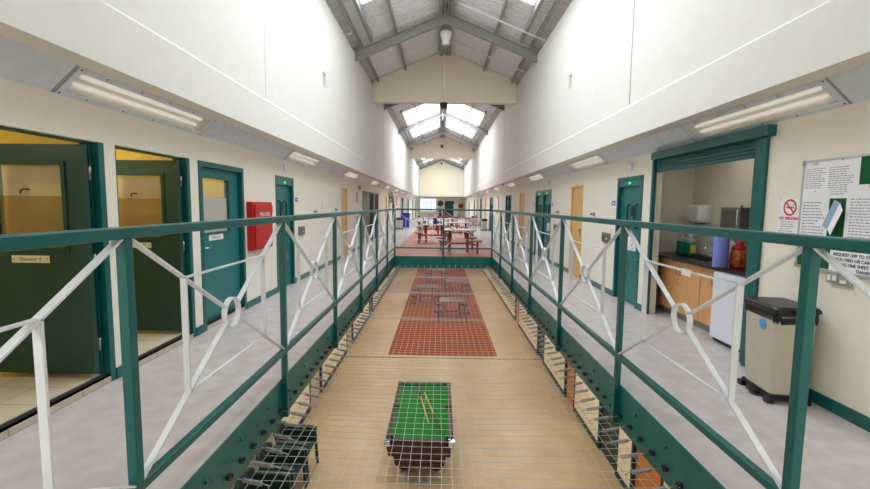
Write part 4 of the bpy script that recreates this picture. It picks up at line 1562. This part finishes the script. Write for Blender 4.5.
MB().lathe([(.14, 0), (.2, .02), (.24, .42), (.26, .45), (.22, .45), (.2, .4), (0, .4)], n=20).build('pot', 'brown_steel', t)
b = MB()
for k in range(60):
    a, l, h_ = random.uniform(0, 2 * PI), random.uniform(.15, .42), random.uniform(.5, 1.25)
    p0 = Vector((0, 0, .4)); p1 = Vector((math.cos(a) * l * .4, math.sin(a) * l * .4, h_ * .8)); p2 = Vector((math.cos(a) * l, math.sin(a) * l, h_))
    sd = Vector((-math.sin(a), math.cos(a), 0)) * .05
    b.add([p0, p1 - sd, p1 + sd, p2], [(0, 1, 2), (1, 3, 2)])
b.build('leaves', 'dark_green', t)

# ------------------------------------------------------------------ lower level
# pool table
PX, PY = -.395, 7.80
t = thing('pool_table', 'pool table with green baize on the lower floor under the net', 'pool table', (PX, PY, ZL))
w_, l_, h_ = 1.10, 2.34, .80
b = MB()
rings = [[(sx * x, sy * y, z) for sx, sy in ((-1, -1), (1, -1), (1, 1), (-1, 1))] for x, y, z in ((w_ / 2 - .15, l_ / 2 - .15, h_ - .52), (w_ / 2 - .115, l_ / 2 - .11, h_ - .30), (w_ / 2 - .05, l_ / 2 - .045, h_ - .298), (w_ / 2 - .012, l_ / 2 - .012, h_ - .09))]
b.loft(rings, smooth=False)
b.build('cabinet', 'mahogany', t, bevel=.006)
MB().box((-w_ / 2 + .075, -l_ / 2 + .075, h_ - .075), (w_ / 2 - .075, l_ / 2 - .075, h_ - .045)).build('playing_bed', 'baize', t)
ps = [(sx * (w_ / 2 - .085), sy * (l_ / 2 - .085)) for sx in (-1, 1) for sy in (-1, 1)] + [(sx * (w_ / 2 - .06), 0) for sx in (-1, 1)]
for s in (-1, 1):
    for (a, c) in ((-l_ / 2 + .155, -.06), (.06, l_ / 2 - .155)):
        rl = MB().box((s * (w_ / 2), a - .04, h_ - .09), (s * (w_ / 2 - .075), c + .04, h_)).build('rail', 'mahogany', t, bevel=.008)
        MB().prism([(s * (w_ / 2 - .075), h_ - .05), (s * (w_ / 2 - .075), h_ - .004), (s * (w_ / 2 - .135), h_ - .012), (s * (w_ / 2 - .12), h_ - .045)], a, c, 'y').build('cushion', 'baize', rl)
    rl = MB().box((-w_ / 2 + .12, s * (l_ / 2), h_ - .09), (w_ / 2 - .12, s * (l_ / 2 - .075), h_)).build('rail', 'mahogany', t, bevel=.008)
    MB().prism([(s * (l_ / 2 - .075), h_ - .05), (s * (l_ / 2 - .075), h_ - .004), (s * (l_ / 2 - .135), h_ - .012), (s * (l_ / 2 - .12), h_ - .045)], -w_ / 2 + .155, w_ / 2 - .155, 'x').build('cushion', 'baize', rl)
for (x, y) in ps:
    MB().lathe([(.062, h_ - .05), (.062, h_ - .002), (.058, h_ + .004), (.046, h_ + .004), (.04, h_ - .03), (0, h_ - .04)], (x, y, 0), 20).build('pocket', 'black_rubber', t)
for sx in (-1, 1):
    for sy in (-1, 1):
        cx_, cy_ = sx * (w_ / 2 - .035), sy * (l_ / 2 - .035)
        MB().prism(rrect(.11, .11, .035, cx=cx_ - sx * .0, cy=cy_), h_ - .095, h_ - .006).build('corner_cap', 'chrome', t, bevel=.004)
        lx, ly = sx * (w_ / 2 - .27), sy * (l_ / 2 - .52)
        b = MB().loft([[(lx + p[0] * q, ly + p[1] * q, z) for p in rrect(.17, .17, .02)] for z, q in ((.035, .95), (.1, 1.0), (.22, 1.25), (.285, 1.35))], smooth=False)
        lg = b.build('leg', 'mahogany', t, bevel=.004)
        MB().lathe([(.055, 0), (.06, .01), (.05, .036)], (lx, ly, 0), 16).build('foot', 'black', lg)
MB().box((-.16, -l_ / 2 + .055, h_ - .27), (.16, -l_ / 2 + .09, h_ - .2)).build('ball_return', 'black', t)
for (p, q, lab) in (((-.53, 8.76), (-.26, 7.26), 'wooden pool cue lying on the baize, left of the two'), ((-.38, 8.5), (-.02, 6.87), 'wooden pool cue lying on the baize, right of the two')):
    t = thing('pool_cue', lab, 'pool cue', (p[0], p[1], ZL + h_ - .045 + .016), math.atan2(q[1] - p[1], q[0] - p[0]))
    L_ = math.hypot(q[0] - p[0], q[1] - p[1])
    a_, c_ = ((0, .3), (.3, 1)) if lab.endswith('left of the two') else ((.55, 1), (0, .55))
    MB().tube([(L_ * c_[0], 0, 0), (L_ * c_[1], 0, 0)], .013, 10).build('shaft', 'cue_wood', t)
    MB().tube([(L_ * a_[0], 0, 0), (L_ * a_[1], 0, 0)], .0155, 10).build('butt', 'cue_dark', t)


# dark plastic armchairs along the lower left wall
def armchair(y, lab):
    t = thing('plastic_armchair', lab, 'chair', (-2.46, y, ZL), PI / 2, 'dark green armchairs below the left landing')
    rings = []
    MB().loft([[(p[0] * q, p[1] * q, z) for p in rrect(.5, .46, .06)] for z, q in ((.40, .94), (.42, 1.0), (.44, .98))]).build('seat', 'dark_green', t)
    n_ = 9
    vs, fs = [], []
    for j, (yy, z) in enumerate(((.2, .44), (.245, .6), (.28, .76), (.30, .82))):
        for i in range(n_):
            x = -.25 + .5 * i / (n_ - 1)
            cur = .04 * (1 - (x / .25) ** 2)
            vs.append((x, yy + cur, z - (.05 * (abs(x) / .25) ** 3 if j == 3 else 0)))
    m_ = len(vs)
    vs += [(p[0], p[1] + .03, p[2]) for p in vs]
    for j in range(3):
        for i in range(n_ - 1):
            a = j * n_ + i
            fs += [(a, a + 1, a + n_ + 1, a + n_), (m_ + a, m_ + a + n_, m_ + a + n_ + 1, m_ + a + 1)]
    for i in range(n_ - 1):
        a = i; fs.append((a, m_ + a, m_ + a + 1, a + 1)); a = 3 * n_ + i; fs.append((a, a + 1, m_ + a + 1, m_ + a))
    for j in range(3):
        a = j * n_; fs.append((a, a + n_, m_ + a + n_, m_ + a)); a = j * n_ + n_ - 1; fs.append((a, m_ + a, m_ + a + n_, a + n_))
    MB().add(vs, fs, True).build('backrest', 'dark_green', t)
    for s in (-1, 1):
        b = MB().loft([[(s * .27 + dx, yy, z + dz) for dx, dz in ((-.045, 0), (.045, 0), (.045, .03), (-.045, .03))] for yy, z in ((-.24, .62), (-.1, .65), (.1, .655), (.26, .66))], smooth=False)
        b.build('armrest', 'dark_green', t, bevel=.006)
        MB().prism([(-.2, .43), (.22, .43), (.26, .64), (-.1, .64), (-.2, .6)], s * .25, s * .275, 'x').build('side_panel', 'dark_green', t)
        for yy, top in ((-.21, .63), (.21, .46)):
            MB().bar((s * .265, yy, top), (s * .28, yy * 1.15, 0), .045, .04).build('leg', 'dark_green', t)
    return t


for y, lab in ((7.0, 'dark green plastic armchair under left landing, furthest of the row'), (6.33, 'dark green plastic armchair under left landing, second furthest'), (5.66, 'dark green plastic armchair under left landing, third in the row'), (4.99, 'dark green plastic armchair under left landing, nearest in view')):
    armchair(y, lab)
# canteen tables on the lower carpet
GLO = 'canteen tables on the rust carpet below'
canteen((.42, 17.3, ZL + .008), 0, 'brown canteen table on the rust carpet below, nearest one', 'table_dark', GLO, 1.0, .85, 'dark_gate')
canteen((-.7, 20.2, ZL + .008), 0, 'brown canteen table on the rust carpet below, left one', 'table_dark', GLO, 1.0, .85, 'dark_gate')
canteen((.75, 21.8, ZL + .008), 0, 'brown canteen table on the rust carpet below, right one', 'table_dark', GLO, 1.0, .85, 'dark_gate')
canteen((-.3, 25.6, ZL + .008), 0, 'brown canteen table on the rust carpet below, furthest one', 'table_dark', GLO, 1.0, .85, 'dark_gate')

# ------------------------------------------------------------------ light
wd = bpy.data.worlds.new('world')
S.world = wd
wd.use_nodes = True
bg = wd.node_tree.nodes['Background']
bg.inputs['Color'].default_value = (.75, .85, 1, 1)
bg.inputs['Strength'].default_value = .6


def area(name, loc, sx, sy, power, color=(1, 1, 1), rot=(0, 0, 0)):
    l = bpy.data.lights.new(name, 'AREA')
    l.shape = 'RECTANGLE'; l.size = sx; l.size_y = sy; l.energy = power; l.color = color
    o = bpy.data.objects.new(name, l)
    COL.objects.link(o)
    o.location = loc; o.rotation_euler = rot
    return o


# unseen fluorescent fittings under the landings on the lower level, shower and kitchen ceilings, plus added fill
for s in (-1, 1):
    area('landing_fill', (s * 2.6, -1.2, 2.5), .2, 1.8, 42, (1, .99, .97))  # added behind the camera to brighten the near walls, no fitting built
    area('landing_fill', (s * 2.6, -3.0, 2.5), .2, 1.0, 15, (1, .97, .92))  # more added fill, further back and out of view
    for y in (3.5, 8, 12.5, 17, 21.5, 27):
        area('lower_strip', (s * 2.3, y, -.33), .15, 1.6, 16, (1, .95, .87))
for y in (16.5, 21, 26, 31):
    area('lower_strip', (0, y, -.33), .15, 1.6, 18, (1, .95, .87))
area('shower_lamp', (-3.9, 2.6, 2.38), .3, .3, 6, (1, .97, .92))
area('shower_lamp', (-3.9, 4.2, 2.38), .3, .3, 6, (1, .97, .92))
area('shower_lamp', (-3.9, 5.8, 2.38), .3, .3, 6, (1, .97, .92))
area('kitchen_lamp', (3.5, 5.4, 2.34), .2, 1.2, 1.5, (1, .95, .85))
for y in (17, 19.2):
    area('recess_fill', (-3.4, y, 2.22), .2, 1.0, 9, (1, .96, .9))  # added to brighten the recess, no fitting stands there
for x in (-1.2, 1.2):
    area('end_lamp', (x, 53.2, 2.54), .3, 1.2, 5, (1, .95, .85))

S.view_settings.view_transform = 'Standard'
S.view_settings.look = 'None'
S.view_settings.exposure = 0.66
S.view_settings.gamma = 1
S.cycles.max_bounces = 10
S.cycles.diffuse_bounces = 6
S.cycles.transparent_max_bounces = 16
S.cycles.use_denoising = True
S.cycles.caustics_reflective = False
S.cycles.caustics_refractive = False
S.cycles.sample_clamp_indirect = 8
